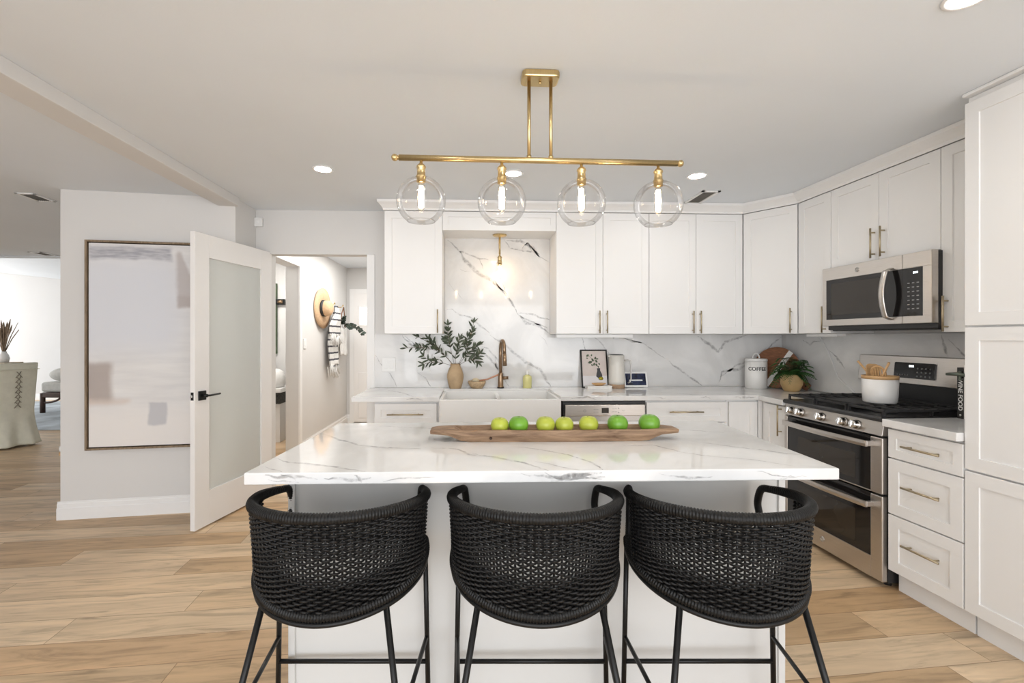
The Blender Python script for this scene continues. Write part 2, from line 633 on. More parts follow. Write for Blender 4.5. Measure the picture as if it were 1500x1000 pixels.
            if prev:
                for k in range(3):
                    f = self.bm.faces.new((prev[k], prev[k + 1], row[k + 1], row[k]))
                    if f.normal.dot(n) < 0:
                        f.normal_flip()
                    f.material_index = si
            prev = row
        return self

    def build(self, name, parent=None, **props):
        me = bpy.data.meshes.new(name)
        self.bm.normal_update()
        self.bm.to_mesh(me)
        self.bm.free()
        for m in self.mats:
            me.materials.append(m)
        o = bpy.data.objects.new(name, me)
        COL.objects.link(o)
        if parent is not None:
            o.parent = parent
        for k, v in props.items():
            o[k] = v
        return o


def tag(o, label, cat, group=None, kind=None):
    o['label'] = label
    o['category'] = cat
    if group:
        o['group'] = group
    if kind:
        o['kind'] = kind
    return o


def thing(name, label, cat, loc=(0, 0, 0), rz=0.0, group=None):
    o = bpy.data.objects.new(name, None)
    o.empty_display_size = 0.1
    COL.objects.link(o)
    o.location = loc
    o.rotation_euler = (0, 0, rz)
    return tag(o, label, cat, group)


def struct(o, label=None):
    o['kind'] = 'structure'
    if label:
        o['label'] = label
    return o


def kids(o):
    return [c for c in bpy.data.objects if c.parent is o]


def copy_tree(o, loc=None, rz=None, label=None):
    def rec(src, parent):
        c = src.copy()
        COL.objects.link(c)
        c.parent = parent
        for ch in kids(src):
            rec(ch, c)
        return c
    r = rec(o, o.parent)
    if loc is not None:
        r.location = loc
    if rz is not None:
        r.rotation_euler = (0, 0, rz)
    if label:
        r['label'] = label
    return r


def text_mesh(body, size, extrude=0.0, align='CENTER', space=1.0):
    c = bpy.data.curves.new('lettering', 'FONT')
    c.body = body
    c.size = size
    c.extrude = extrude
    c.align_x = align
    c.align_y = 'CENTER'
    c.space_character = space
    c.offset = size * 0.03
    o = bpy.data.objects.new('lettering', c)
    COL.objects.link(o)
    dg = bpy.context.evaluated_depsgraph_get()
    me = bpy.data.meshes.new_from_object(o.evaluated_get(dg))
    bpy.data.objects.remove(o)
    bpy.data.curves.remove(c)
    return me


def arc(cx, cy, r, a0, a1, n):
    return [(cx + r * math.cos(a0 + (a1 - a0) * i / n), cy + r * math.sin(a0 + (a1 - a0) * i / n)) for i in range(n + 1)]


def rounded(x0, x1, y0, y1, r, n=5):
    return (arc(x1 - r, y1 - r, r, 0, PI / 2, n) + arc(x0 + r, y1 - r, r, PI / 2, PI, n) +
            arc(x0 + r, y0 + r, r, PI, 1.5 * PI, n) + arc(x1 - r, y0 + r, r, 1.5 * PI, 2 * PI, n))


# the right-hand run of cabinets: A at the pantry's front corner, s metres along the run towards the back, o into the wall
RA = math.radians(1.8)
E1 = Vector((-math.sin(RA), math.cos(RA)))
E2 = Vector((math.cos(RA), math.sin(RA)))
A0 = Vector((2.235, 2.05))
RROT = -PI / 2 + RA


def RUN(s, o, z=0.0):
    p = A0 + E1 * s + E2 * o
    return (p.x, p.y, z)


CEIL = 2.455
WALLO = 0.63       # run offset of the right wall
WBY = 4.15         # back wall

# ------------------------------------------------------------------ the room
struct(MB().box(-12.5, 3.4, -2.6, 10.9, -0.06, 0.0, 'oak_planks').build('floor'), 'light oak plank floor')
ceil = MB().prism([(-9.6, -2.6), (3.3, -2.6), (3.3, 4.35), (-0.55, 4.35), (-0.55, 7.7), (-2.9, 7.7), (-2.9, 6.6), (-9.6, 6.6)], CEIL, CEIL + 0.12, 'ceiling_paint')
struct(ceil.build('ceiling'), 'flat off-white ceiling')
struct(MB().box(-12.5, -2.95, 6.6, 6.7, CEIL - 0.02, 3.4, 'ceiling_paint').build('trim_1'), 'header between the dining and the living area')
m = MB()
m.quadgrid(lambda u, v: Vector((-12.5 + 9.6 * u, 6.7 + 3.9 * v, (3.5 - 0.2 * u) * (1 - v) + v * (3.05 - 0.107 * (9.6 * u)))), 4, 4, 'ceiling_paint', False, 0.05)
struct(m.build('ceiling.001'), 'sloped white living room ceiling')
struct(MB().box(-12.5, -2.85, 10.6, 10.72, 0, 3.4, 'wall_paint').build('wall_far'), 'white far wall of the living room')
m = MB()  # out-of-view wall added to cut light on the dining side; its gap lets some in
m.box(-6.82, -6.7, -2.6, 3.9, 0, CEIL, 'wall_paint')
m.box(-6.82, -6.7, 3.9, 6.2, 2.05, CEIL, 'wall_paint')
m.box(-6.82, -6.7, 6.2, 6.6, 0, CEIL, 'wall_paint')
struct(m.build('wall_light_block'), 'unseen white wall added to dim the dining area, with an opening to admit light')
struct(MB().box(-2.95, -2.85, 3.79, 10.6, 0, 3.4, 'wall_paint').build('wall_partition'))
# back wall with the hall opening
m = MB()
m.box(-0.905, 3.05, WBY, WBY + 0.12, 0, CEIL, 'wall_paint')
m.box(-1.745, -0.905, WBY, WBY + 0.12, 2.075, CEIL, 'wall_paint')
m.box(-1.862, -1.745, WBY, WBY + 0.12, 0, CEIL, 'wall_paint')
struct(m.build('wall_back'), 'white kitchen back wall with a hall opening')
m = MB()
m.prism([(-3.055, 3.632), (-1.862, 3.795), (-1.862, 4.27), (-1.985, 4.27), (-1.985, 3.905), (-3.072, 3.756)], 0, CEIL, 'wall_paint')
struct(m.build('wall_left'), 'white partition wall carrying the painting')
p0, p1, p2, p3 = RUN(-4.6, WALLO), RUN(2.15, WALLO), RUN(2.15, WALLO + 0.12), RUN(-4.6, WALLO + 0.12)
struct(MB().prism([p0[:2], p1[:2], p2[:2], p3[:2]], 0, CEIL, 'wall_paint').build('wall_right'), 'white kitchen right wall')
struct(MB().box(-1.985, -1.832, -2.6, 3.80, 2.385, CEIL, 'wall_paint', 0.004).build('ceiling_beam'), 'shallow white beam across the ceiling')
# hall
m = MB()
m.box(-2.13, -1.98, 5.49, 7.7, 0, CEIL, 'wall_paint')
m.box(-2.13, -1.98, 4.27, 4.62, 0, CEIL, 'wall_paint')
m.box(-2.13, -1.98, 4.62, 5.49, 2.165, CEIL, 'wall_paint')
struct(m.build('wall_hall_left'), 'white hall wall with a doorway and coat hooks')
struct(MB().box(-2.13, -0.55, 7.56, 7.7, 0, CEIL, 'wall_paint').build('wall_hall_end'))
struct(MB().box(-0.67, -0.55, 4.27, 7.56, 0, CEIL, 'wall_paint').build('wall_hall_right'))
m = MB()
m.box(-2.85, -2.13, 6.62, 6.74, 0, CEIL, 'wall_paint')
struct(m.build('wall_bath'), 'white wall of the side room')


def baseboard(name, a, b, nrm, h=0.135, t=0.016):
    """stepped white baseboard from a to b standing proud of the wall along nrm"""
    a, b, n = Vector(a), Vector(b), Vector(nrm).normalized()
    prof = [(0, 0), (t, 0), (t, h * 0.62), (t * 0.62, h * 0.68), (t * 0.62, h * 0.86), (t * 0.3, h * 0.92), (t * 0.3, h), (0, h)]
    t_ = bmesh.new()
    ra = [t_.verts.new((a.x + n.x * o, a.y + n.y * o, z)) for o, z in prof]
    rb = [t_.verts.new((b.x + n.x * o, b.y + n.y * o, z)) for o, z in prof]
    k = len(prof)
    for i in range(k):
        t_.faces.new((ra[i], ra[(i + 1) % k], rb[(i + 1) % k], rb[i]))
    t_.faces.new(ra)
    t_.faces.new(rb[::-1])
    bmesh.ops.recalc_face_normals(t_, faces=t_.faces)
    mb = MB()
    mb._add(t_, 'trim_paint')
    return struct(mb.build(name), 'white stepped baseboard')


baseboard('baseboard_left', (-3.072, 3.630), (-1.862, 3.795), (0.135, -0.99))
baseboard('baseboard_left_end', (-3.055, 3.632), (-3.072, 3.756), (-0.99, -0.135))
baseboard('baseboard_return', (-1.862, 3.795), (-1.862, 4.15), (1, 0))
baseboard('baseboard_hall', (-1.98, 5.57), (-1.98, 7.56), (1, 0))
baseboard('baseboard_hall_end', (-1.98, 7.56), (-1.93, 7.56), (0, -1))
baseboard('baseboard_bath', (-2.85, 6.62), (-2.13, 6.62), (0, -1))
baseboard('baseboard_far', (-12.4, 10.6), (-2.95, 10.6), (0, -1))
struct(MB().box(-0.912, -0.845, WBY - 0.015, WBY + 0.125, 0, 2.075, 'trim_paint', 0.003).build('trim_2'), 'white casing at the right of the hall opening')
m = MB()
m.box(-1.985, -1.965, 5.485, 5.555, 0, 2.235, 'trim_paint', 0.002)
m.box(-1.985, -1.965, 4.62, 5.485, 2.165, 2.235, 'trim_paint', 0.002)
struct(m.build('trim_3'), 'white casing of the side doorway in the hall')

# hall end door with its small lit pane
d = bpy.data.objects.new('door_2', None)
COL.objects.link(d)
d.location = (-1.93, 7.55, 0)
struct(d, 'white hall end door with a small lit window')
m = MB()
m.box(0.07, 0.93, -0.03, 0.005, 0.02, 2.05, 'door_paint', 0.003)
m.box(0.14, 0.86, -0.036, -0.028, 0.08, 0.80, 'door_paint', 0.004)
m.build('door_leaf', d)
m = MB()
m.box(0.0, 0.07, -0.022, 0.005, 0, 2.12, 'trim_paint', 0.003)
m.box(0.93, 1.0, -0.022, 0.005, 0, 2.12, 'trim_paint', 0.003)
m.box(0.07, 0.93, -0.022, 0.005, 2.05, 2.12, 'trim_paint', 0.003)
m.build('door_frame', d)
m = MB()
for b in ((0.135, 0.165), (0.345, 0.375)):
    m.box(b[0], b[1], -0.040, -0.028, 1.53, 1.86, 'door_paint', 0.003)
m.box(0.165, 0.345, -0.040, -0.028, 1.53, 1.56, 'door_paint', 0.003)
m.box(0.165, 0.345, -0.040, -0.028, 1.83, 1.86, 'door_paint', 0.003)
f = m.build('window_frame', d)
MB().box(0.165, 0.345, -0.035, -0.030, 1.56, 1.83, 'window_daylight').build('pane', f)

# the open kitchen door with frosted glass
dr = bpy.data.objects.new('door_1', None)
COL.objects.link(dr)
dr.location = (-1.738, 4.172, 0)
dr.rotation_euler = (0, 0, math.atan2(-0.834, -0.176))
struct(dr, 'white open door with one tall frosted glass panel')
m = MB()
DW, DT = 0.852, 0.036
m.box(0, 0.135, -DT, 0, 0.012, 2.09, 'door_paint', 0.002)
m.box(DW - 0.135, DW, -DT, 0, 0.012, 2.09, 'door_paint', 0.002)
m.box(0.135, DW - 0.135, -DT, 0, 1.925, 2.09, 'door_paint', 0.0015)
m.box(0.135, DW - 0.135, -DT, 0, 0.012, 0.255, 'door_paint', 0.0015)
m.build('door_frame', dr)
MB().box(0.130, DW - 0.130, -0.022, -0.014, 0.25, 1.93, 'frosted_glass').build('glass_panel', dr, label='frosted glass panel')
m = MB()
hx, hz = DW - 0.063, 0.945
m.box(hx - 0.033, hx + 0.033, 0, 0.010, hz - 0.033, hz + 0.033, 'black_metal', 0.002)
m.tube([(hx, 0.008, hz), (hx, 0.045, hz)], 0.012, 'black_metal', 14)
m.tube([(hx, 0.045, hz), (hx - 0.02, 0.052, hz), (hx - 0.115, 0.052, hz + 0.002)], 0.007, 'black_metal', 10)
m.box(hx - 0.033, hx + 0.033, -DT - 0.010, -DT, hz - 0.033, hz + 0.033, 'black_metal', 0.002)
m.tube([(hx, -DT - 0.008, hz), (hx, -DT - 0.045, hz), (hx - 0.11, -DT - 0.05, hz)], 0.008, 'black_metal', 10)
m.build('door_handle', dr, label='black lever handle on a square plate')
m = MB()
m.box(DW - 0.001, DW + 0.0015, -0.030, -0.008, hz - 0.028, hz + 0.028, 'black_metal')
m.box(DW, DW + 0.012, -0.026, -0.012, hz - 0.009, hz + 0.009, 'chrome', 0.002)
m.build('door_latch', dr)

# ------------------------------------------------------------------ cabinets


def shaker(parent, name, x0, x1, z0, z1, rail=0.058, mat='cabinet_paint', th=0.02, rec=0.0065):
    t = bmesh.new()

    def rect(i, y):
        return [t.verts.new((x0 + i, y, z0 + i)), t.verts.new((x1 - i, y, z0 + i)), t.verts.new((x1 - i, y, z1 - i)), t.verts.new((x0 + i, y, z1 - i))]
    bk = rect(0, th)
    e = rect(0, 0.0015)
    o = rect(0.0015, 0)
    i1 = rect(rail, 0)
    i2 = rect(rail + 0.0012, rec)
    t.faces.new(bk[::-1])
    for a, b in ((bk, e), (e, o), (o, i1), (i1, i2)):
        for k in range(4):
            t.faces.new((a[k], a[(k + 1) % 4], b[(k + 1) % 4], b[k]))
    t.faces.new(i2)
    bmesh.ops.recalc_face_normals(t, faces=t.faces)
    mb = MB()
    mb._add(t, mat)
    return mb.build(name, parent)


def pull(parent, x, z, length, vertical, mat='champagne', r=0.0055, out=0.03):
    m = MB()
    h = length / 2
    if vertical:
        m.tube([(x, -out, z - h), (x, -out, z + h)], r, mat, 12)
        for s in (-1, 1):
            m.tube([(x, 0.001, z + s * h * 0.72), (x, -out, z + s * h * 0.72)], r * 0.85, mat, 10)
    else:
        m.tube([(x - h, -out, z), (x + h, -out, z)], r, mat, 12)
        for s in (-1, 1):
            m.tube([(x + s * h * 0.72, 0.001, z), (x + s * h * 0.72, -out, z)], r * 0.85, mat, 10)
    return m.build('handle', parent, label='brushed brass bar handle')


def cabinet(name, label, loc, rz, w, depth, z0, z1, fronts, kick=False, group=None, cat='cabinet', body_in=0.0):
    """fronts: (kind, x0, x1, z0, z1, handle or None); handle = ('v'|'h', x, z, length)"""
    t = thing(name, label, cat, loc, rz, group)
    m = MB()
    m.box(body_in, w - body_in, 0.021, depth, z0, z1, 'cabinet_paint', 0.0015)
    m.build('carcass', t)
    if kick:
        MB().box(0.002, w - 0.002, 0.062, depth - 0.02, 0.0, z0, 'cabinet_paint').build('toe_kick', t)
    for fr in fronts:
        kind, x0, x1, fz0, fz1, hd = fr
        o = shaker(t, kind, x0 + 0.0015, x1 - 0.0015, fz0 + 0.0015, fz1 - 0.0015, 0.045 if (kind == 'drawer' and fz1 - fz0 < 0.2) else 0.058)
        if hd:
            pull(o, hd[1], hd[2], hd[3], hd[0] == 'v')
    return t


UZ0, UZ1, UY = 1.382, 2.375, 3.82
UD = WBY - UY - 0.004
wallg = 'white shaker wall cabinets'
cabinet('wall_cabinet', 'single-door white shaker wall cabinet left of the sink alcove', (-0.703, UY, 0), 0, 0.465, UD, UZ0, UZ1,
        [('door', 0, 0.465, UZ0, UZ1, ('v', 0.428, 1.485, 0.19))], group=wallg)
cabinet('wall_cabinet', 'two-door white shaker wall cabinet beside the sink alcove, above the framed print', (0.690, UY, 0), 0, 0.768, UD, UZ0, UZ1,
        [('door', 0, 0.384, UZ0, UZ1, ('v', 0.352, 1.48, 0.185)), ('door', 0.384, 0.768, UZ0, UZ1, ('v', 0.414, 1.48, 0.185))], group=wallg)
cabinet('wall_cabinet', 'two-door white shaker wall cabinet next to the angled corner cabinet', (1.459, UY, 0), 0, 0.788, UD, UZ0, UZ1,
        [('door', 0, 0.394, UZ0, UZ1, ('v', 0.362, 1.48, 0.185)), ('door', 0.394, 0.788, UZ0, UZ1, ('v', 0.424, 1.48, 0.185))], group=wallg)
# angled corner cabinet
cl = Vector((2.2485, UY))
cr = Vector(RUN(1.438, 0.30)[:2])
ang = math.atan2(cr.y - cl.y, cr.x - cl.x)
cw = (cr - cl).length
t = thing('corner_cabinet', 'angled single-door white wall cabinet across the corner above the fern', 'cabinet', (cl.x, cl.y, 0), ang, wallg)
inv = Matrix.Translation((cl.x, cl.y, 0)) @ Matrix.Rotation(ang, 4, 'Z')
inv = inv.inverted()


def loc2(p):
    q = inv @ Vector((p[0], p[1], 0))
    return (q.x, q.y)


pts = [cl + (cr - cl) * 0.004 + Vector((0.012, 0.017)), cr + Vector((0.012, 0.017)), Vector(RUN(1.44, WALLO - 0.004)[:2]), Vector((RUN(2.03, WALLO - 0.004)[0], WBY - 0.004)), Vector((2.2495, WBY - 0.004))]
MB().prism([loc2(p) for p in pts], UZ0, UZ1, 'cabinet_paint').build('carcass', t)
o = shaker(t, 'door', 0.004, cw - 0.004, UZ0 + 0.0015, UZ1 - 0.0015)
pull(o, cw - 0.045, 1.485, 0.19, True)
# right run uppers
cabinet('wall_cabinet', 'narrow single-door white wall cabinet between the corner cabinet and the microwave', RUN(1.4365, 0.30), RROT, 0.3145, 0.325, UZ0, UZ1,
        [('door', 0, 0.3145, UZ0, UZ1, ('v', 0.268, 1.48, 0.185))], group=wallg)
cabinet('wall_cabinet', 'short two-door white wall cabinet directly above the microwave', RUN(1.121, 0.30), RROT, 0.746, 0.325, 1.828, UZ1,
        [('door', 0, 0.373, 1.828, UZ1, ('v', 0.345, 1.94, 0.185)), ('door', 0.373, 0.746, 1.828, UZ1, ('v', 0.412, 1.94, 0.185))], group=wallg)
cabinet('wall_cabinet', 'narrow white wall cabinet between the microwave and the tall pantry', RUN(0.374, 0.30), RROT, 0.37, 0.325, UZ0, UZ1,
        [('door', 0, 0.37, UZ0, UZ1, ('v', 0.037, 1.48, 0.19))], group=wallg)
# pantry
pan = cabinet('pantry_cabinet', 'tall white pantry cabinet with stacked shaker doors at the right edge', RUN(-0.002, 0.0), RROT, 0.62, WALLO - 0.004, 0.115, 2.438,
              [('door', 0, 0.62, 1.406, 2.412, None), ('door', 0, 0.62, 0.757, 1.400, None), ('door', 0, 0.62, 0.115, 0.752, None)], True)
# shaker rails on the pantry are wider
MB().box(-0.0, 0.62, -0.012, WALLO - 0.004, 2.4395, CEIL - 0.001, 'cabinet_paint', 0.003).build('top_moulding', pan)
# valance over the sink
t = thing('valance_cabinet', 'shallow white panelled valance bridging the cabinets over the sink', 'cabinet', (-0.2365, UY + 0.005, 0), 0)
MB().box(0, 0.925, 0.021, UD - 0.006, 2.222, UZ1, 'cabinet_paint').build('carcass', t)
shaker(t, 'panel', 0.0, 0.925, 2.222, UZ1, 0.045)

# crown along the wall cabinets
path = [Vector((-0.703, WBY - 0.003)), Vector((-0.703, UY)), Vector((2.247, UY)), cr.copy(), Vector(RUN(0.002, 0.30)[:2])]
prof = [(0.0, UZ1 + 0.0015), (-0.008, UZ1 + 0.0015), (-0.010, UZ1 + 0.018), (-0.028, UZ1 + 0.040), (-0.048, UZ1 + 0.058), (-0.050, CEIL - 0.0015), (0.006, CEIL - 0.0015)]
t_ = bmesh.new()
rings = []
for i, p in enumerate(path):
    def nrm(a, b):
        dd = (b - a).normalized()
        return Vector((dd.y, -dd.x)) * -1.0
    if i == 0:
        n = nrm(path[0], path[1])
    elif i == len(path) - 1:
        n = nrm(path[-2], path[-1])
    else:
        n1, n2 = nrm(path[i - 1], p), nrm(p, path[i + 1])
        n = (n1 + n2).normalized()
        n = n / max(0.3, n.dot(n1))
    rings.append([t_.verts.new((p.x + n.x * o_, p.y + n.y * o_, z)) for o_, z in prof])
for a, b in zip(rings, rings[1:]):
    for k in range(len(prof) - 1):
        t_.faces.new((a[k], a[k + 1], b[k + 1], b[k]))
bmesh.ops.recalc_face_normals(t_, faces=t_.faces)
m = MB()
m._add(t_, 'cabinet_paint')
struct(m.build('crown_molding'), 'white crown moulding over the wall cabinets')

# base cabinets
BF = 3.50
baseg = 'white shaker base cabinets'
cabinet('base_cabinet', 'white base cabinet with a drawer left of the farmhouse sink', (-0.7200, BF, 0), 0, 0.478, 0.64, 0.115, 0.878,
        [('drawer', 0.003, 0.462, 0.712, 0.866, ('h', 0.232, 0.788, 0.265)), ('door', 0.003, 0.462, 0.115, 0.708, ('v', 0.42, 0.6, 0.185))], True, baseg)
cabinet('base_cabinet', 'white two-door base cabinet under the farmhouse sink', (-0.240, BF, 0), 0, 0.91, 0.64, 0.115, 0.66,
        [('door', 0.0, 0.455, 0.115, 0.66, ('v', 0.42, 0.55, 0.185)), ('door', 0.455, 0.91, 0.115, 0.66, ('v', 0.49, 0.55, 0.185))], True, baseg)
cabinet('base_cabinet', 'white base cabinet with a wide drawer right of the dishwasher', (1.316, BF, 0), 0, 0.622, 0.64, 0.115, 0.878,
        [('drawer', 0.0, 0.617, 0.712, 0.866, ('h', 0.297, 0.793, 0.26)), ('drawer', 0, 0.617, 0.41, 0.708, ('h', 0.297, 0.56, 0.26)), ('drawer', 0, 0.617, 0.115, 0.406, ('h', 0.297, 0.26, 0.26))], True, baseg)
cabinet('corner_base_cabinet', 'white corner base cabinet with a plain shaker panel, behind the range end', (1.940, BF, 0), 0, 0.26, 0.64, 0.115, 0.878,
        [('door', 0.012, 0.235, 0.115, 0.866, None)], True, baseg)
MB().box(2.179, 2.211, 3.497, 3.520, 0.115, 0.878, 'cabinet_paint').build('filler_strip', bpy.data.objects['corner_base_cabinet']).location = (-1.940, -BF, 0)
cabinet('base_cabinet', 'narrow white base cabinet with a tall handle at the far side of the range', RUN(1.445, 0.0), RROT, 0.288, 0.60, 0.115, 0.878,
        [('door', 0.043, 0.283, 0.115, 0.866, ('v', 0.238, 0.765, 0.22))], True, baseg)
cabinet('drawer_cabinet', 'white base cabinet with three drawers between the range and the pantry', RUN(0.379, 0.0), RROT, 0.377, 0.60, 0.115, 0.878,
        [('drawer', 0.0, 0.377, 0.716, 0.868, ('h', 0.197, 0.793, 0.19)), ('drawer', 0, 0.377, 0.418, 0.712, ('h', 0.197, 0.583, 0.19)), ('drawer', 0, 0.377, 0.115, 0.414, ('h', 0.197, 0.285, 0.19))], True, baseg)

# ------------------------------------------------------------------ countertops, backsplash
CT0, CT1 = 0.880, 0.916
m = MB()
cnt = [(-0.88, 3.482), (-0.2393, 3.482), (-0.2393, 4.0075), (0.6593, 4.0075), (0.6593, 3.482)]
i_ = RUN(1.395, -0.032)
e_ = RUN(1.155, -0.032)
k_ = RUN(1.155, WALLO - 0.014)
z_ = RUN(2.02, WALLO - 0.014)
cnt += [(2.172, 3.482), (i_[0] + 0.006, i_[1] + 0.02), (e_[0], e_[1]), (k_[0], k_[1]), (z_[0], WBY - 0.014), (-0.88, WBY - 0.0165)]
m.prism(cnt, CT0, CT1, 'quartz', bev=0.003)
# veins on the front edge and top
for sd, pp, w in ((1, [(-0.48, .900), (-0.42, .905), (-0.36, .893)], .007), (2, [(0.74, .897), (0.86, .906), (0.93, .893)], .009), (3, [(1.38, .905), (1.46, .9)], .007), (4, [(1.71, .898), (1.76, .908), (1.80, .893)], .010), (5, [(1.98, .902), (2.08, .895), (2.15, .904)], .010)):
    m.ribbon([(x, 3.482, z) for x, z in pp], w, 'quartz', (0, -1, 0), seed=sd)
m.ribbon([(-0.7, 3.95, CT1), (-0.55, 3.75, CT1), (-0.43, 3.50, CT1)], .006, 'quartz', (0, 0, 1), seed=6)
m.ribbon([(1.2, 3.9, CT1), (1.5, 3.7, CT1), (1.75, 3.50, CT1)], .006, 'quartz', (0, 0, 1), seed=7)
tag(m.build('countertop'), 'white marbled L-shaped countertop along the back wall', 'countertop')
m = MB()
q = [RUN(0.381, -0.032), RUN(0.003, -0.032), RUN(0.003, WALLO - 0.014), RUN(0.381, WALLO - 0.014)]
m.prism([p[:2] for p in q], CT0, CT1 + 0.004, 'quartz', bev=0.003)
tag(m.build('countertop'), 'short white countertop piece between the range and the pantry', 'countertop')

# backsplash slabs (one thing: the back slab, the alcove slab and the right slab)
FY = WBY - 0.012
m = MB()
m.box(-0.845, RUN(2.02, WALLO)[0] - 0.006, FY, WBY - 0.001, CT1 + 0.001, UZ0 - 0.001, 'quartz')
NB = (0, -1, 0)
_sd = [20]


def vein(mb, pts, w, fn, n):
    _sd[0] += 1
    mb.ribbon([fn(*p) for p in pts], w, 'quartz', n, seed=_sd[0])


FB = lambda x, z: (x, FY, z)
for pts, w in (([(0.973, 1.378), (1.009, 1.227), (1.058, 1.136)], .007), ([(1.07, 1.378), (1.156, 1.287), (1.217, 1.196)], .008),
               ([(1.34, 1.336), (1.42, 1.335), (1.513, 1.305), (1.729, 1.165), (1.884, 1.043), (2.059, 0.92)], .008), ([(1.36, 1.345), (1.44, 1.318), (1.51, 1.305)], .008),
               ([(2.021, 1.366), (2.134, 1.287), (2.209, 1.225), (2.271, 1.317), (2.479, 1.378)], .011),
               ([(2.215, 0.95), (2.246, 1.041), (2.353, 1.06), (2.497, 1.108)], .010), ([(2.228, 0.999), (2.384, 1.102), (2.485, 1.145)], .009), ([(2.62, 1.20), (2.70, 1.30), (2.79, 1.36)], .010),
               ([(-0.840, 1.20), (-0.779, 1.104), (-0.708, 1.033), (-0.649, 0.92)], .006), ([(-0.608, 1.372), (-0.542, 1.3), (-0.448, 1.247), (-0.36, 1.25)], .012),
               ([(-0.58, 1.37), (-0.52, 1.32), (-0.45, 1.25)], .008), ([(-0.471, 1.05), (-0.412, 1.008), (-0.359, 0.92)], .009), ([(0.203, 1.186), (0.205, 1.10), (0.25, 1.03)], .005)):
    vein(m, pts, w, FB, NB)
BACKM = m
m = MB()
m.box(-0.2365, 0.6885, FY, WBY - 0.001, UZ0 - 0.0008, 2.2215, 'quartz')
for pts, w in (([(-0.214, 2.206), (-0.107, 2.11), (0.071, 2.041), (0.147, 2.036)], .009), ([(0.06, 2.045), (0.085, 2.0), (0.10, 1.95)], .005),
               ([(-0.107, 2.11), (-0.064, 2.035), (0.028, 1.944), (0.179, 1.848), (0.276, 1.751), (0.363, 1.654), (0.401, 1.567)], .011),
               ([(0.19, 1.86), (0.24, 1.79), (0.30, 1.74)], .010), ([(0.27, 1.83), (0.29, 1.76), (0.36, 1.66)], .006),
               ([(0.401, 1.573), (0.515, 1.568), (0.602, 1.535), (0.685, 1.508)], .009), ([(0.401, 1.567), (0.483, 1.481), (0.602, 1.448), (0.685, 1.39)], .013),
               ([(0.42, 1.55), (0.50, 1.50), (0.60, 1.47), (0.67, 1.44)], .007), ([(0.282, 2.216), (0.331, 2.146), (0.45, 2.114), (0.548, 2.104), (0.624, 2.056), (0.685, 2.02)], .016),
               ([(0.298, 2.21), (0.428, 2.206), (0.548, 2.137), (0.592, 2.083)], .010), ([(0.44, 2.12), (0.46, 2.17), (0.50, 2.19), (0.53, 2.11)], .009), ([(0.52, 2.16), (0.56, 2.12), (0.60, 2.07)], .018),
               ([(-0.209, 1.835), (-0.144, 1.76), (-0.08, 1.685)], .003), ([(-0.219, 1.598), (-0.166, 1.604), (-0.101, 1.55), (-0.015, 1.529), (0.093, 1.437), (0.16, 1.39)], .009), ([(-0.10, 1.95), (-0.06, 1.925), (-0.02, 1.93)], .006)):
    vein(m, pts, w, FB, NB)
tag(m.build('backsplash'), 'tall marble slab with bold grey veins in the alcove above the sink', 'backsplash')
# veins that run on from the alcove into the lower slab
m = BACKM
for pts, w in (([(0.16, 1.38), (0.294, 1.288), (0.385, 1.21), (0.475, 1.137), (0.596, 1.077), (0.693, 0.92)], .010), ([(0.005, 1.276), (0.125, 1.198), (0.263, 1.048), (0.324, 0.92)], .007),
               ([(0.03, 1.30), (0.14, 1.25), (0.22, 1.17), (0.28, 1.07)], .005), ([(0.595, 1.37), (0.634, 1.33), (0.67, 1.27)], .004)):
    vein(m, pts, w, FB, NB)
tag(m.build('backsplash'), 'long low marble slab with grey veins along the back counter', 'backsplash')
m = MB()
o0 = WALLO - 0.012
q = [RUN(-0.0, o0), RUN(2.0, o0), RUN(2.0, WALLO - 0.001), RUN(-0.0, WALLO - 0.001)]
m.prism([p[:2] for p in q], CT1 + 0.005, 1.379, 'quartz')
FR = lambda s, z: RUN(s, o0, z)
NR = (-E2.x, -E2.y, 0)
for pts, w in (([(1.80, 1.33), (1.72, 1.29), (1.67, 1.32), (1.60, 1.325)], .009), ([(1.52, 1.25), (1.448, 1.201), (1.365, 1.12)], .009), ([(0.654, 1.37), (0.634, 1.268), (0.615, 1.23)], .010), ([(0.62, 1.34), (0.528, 1.252), (0.45, 1.20)], .005)):
    vein(m, pts, w, FR, NR)
tag(m.build('backsplash'), 'marble slab on the right wall behind the range', 'backsplash')

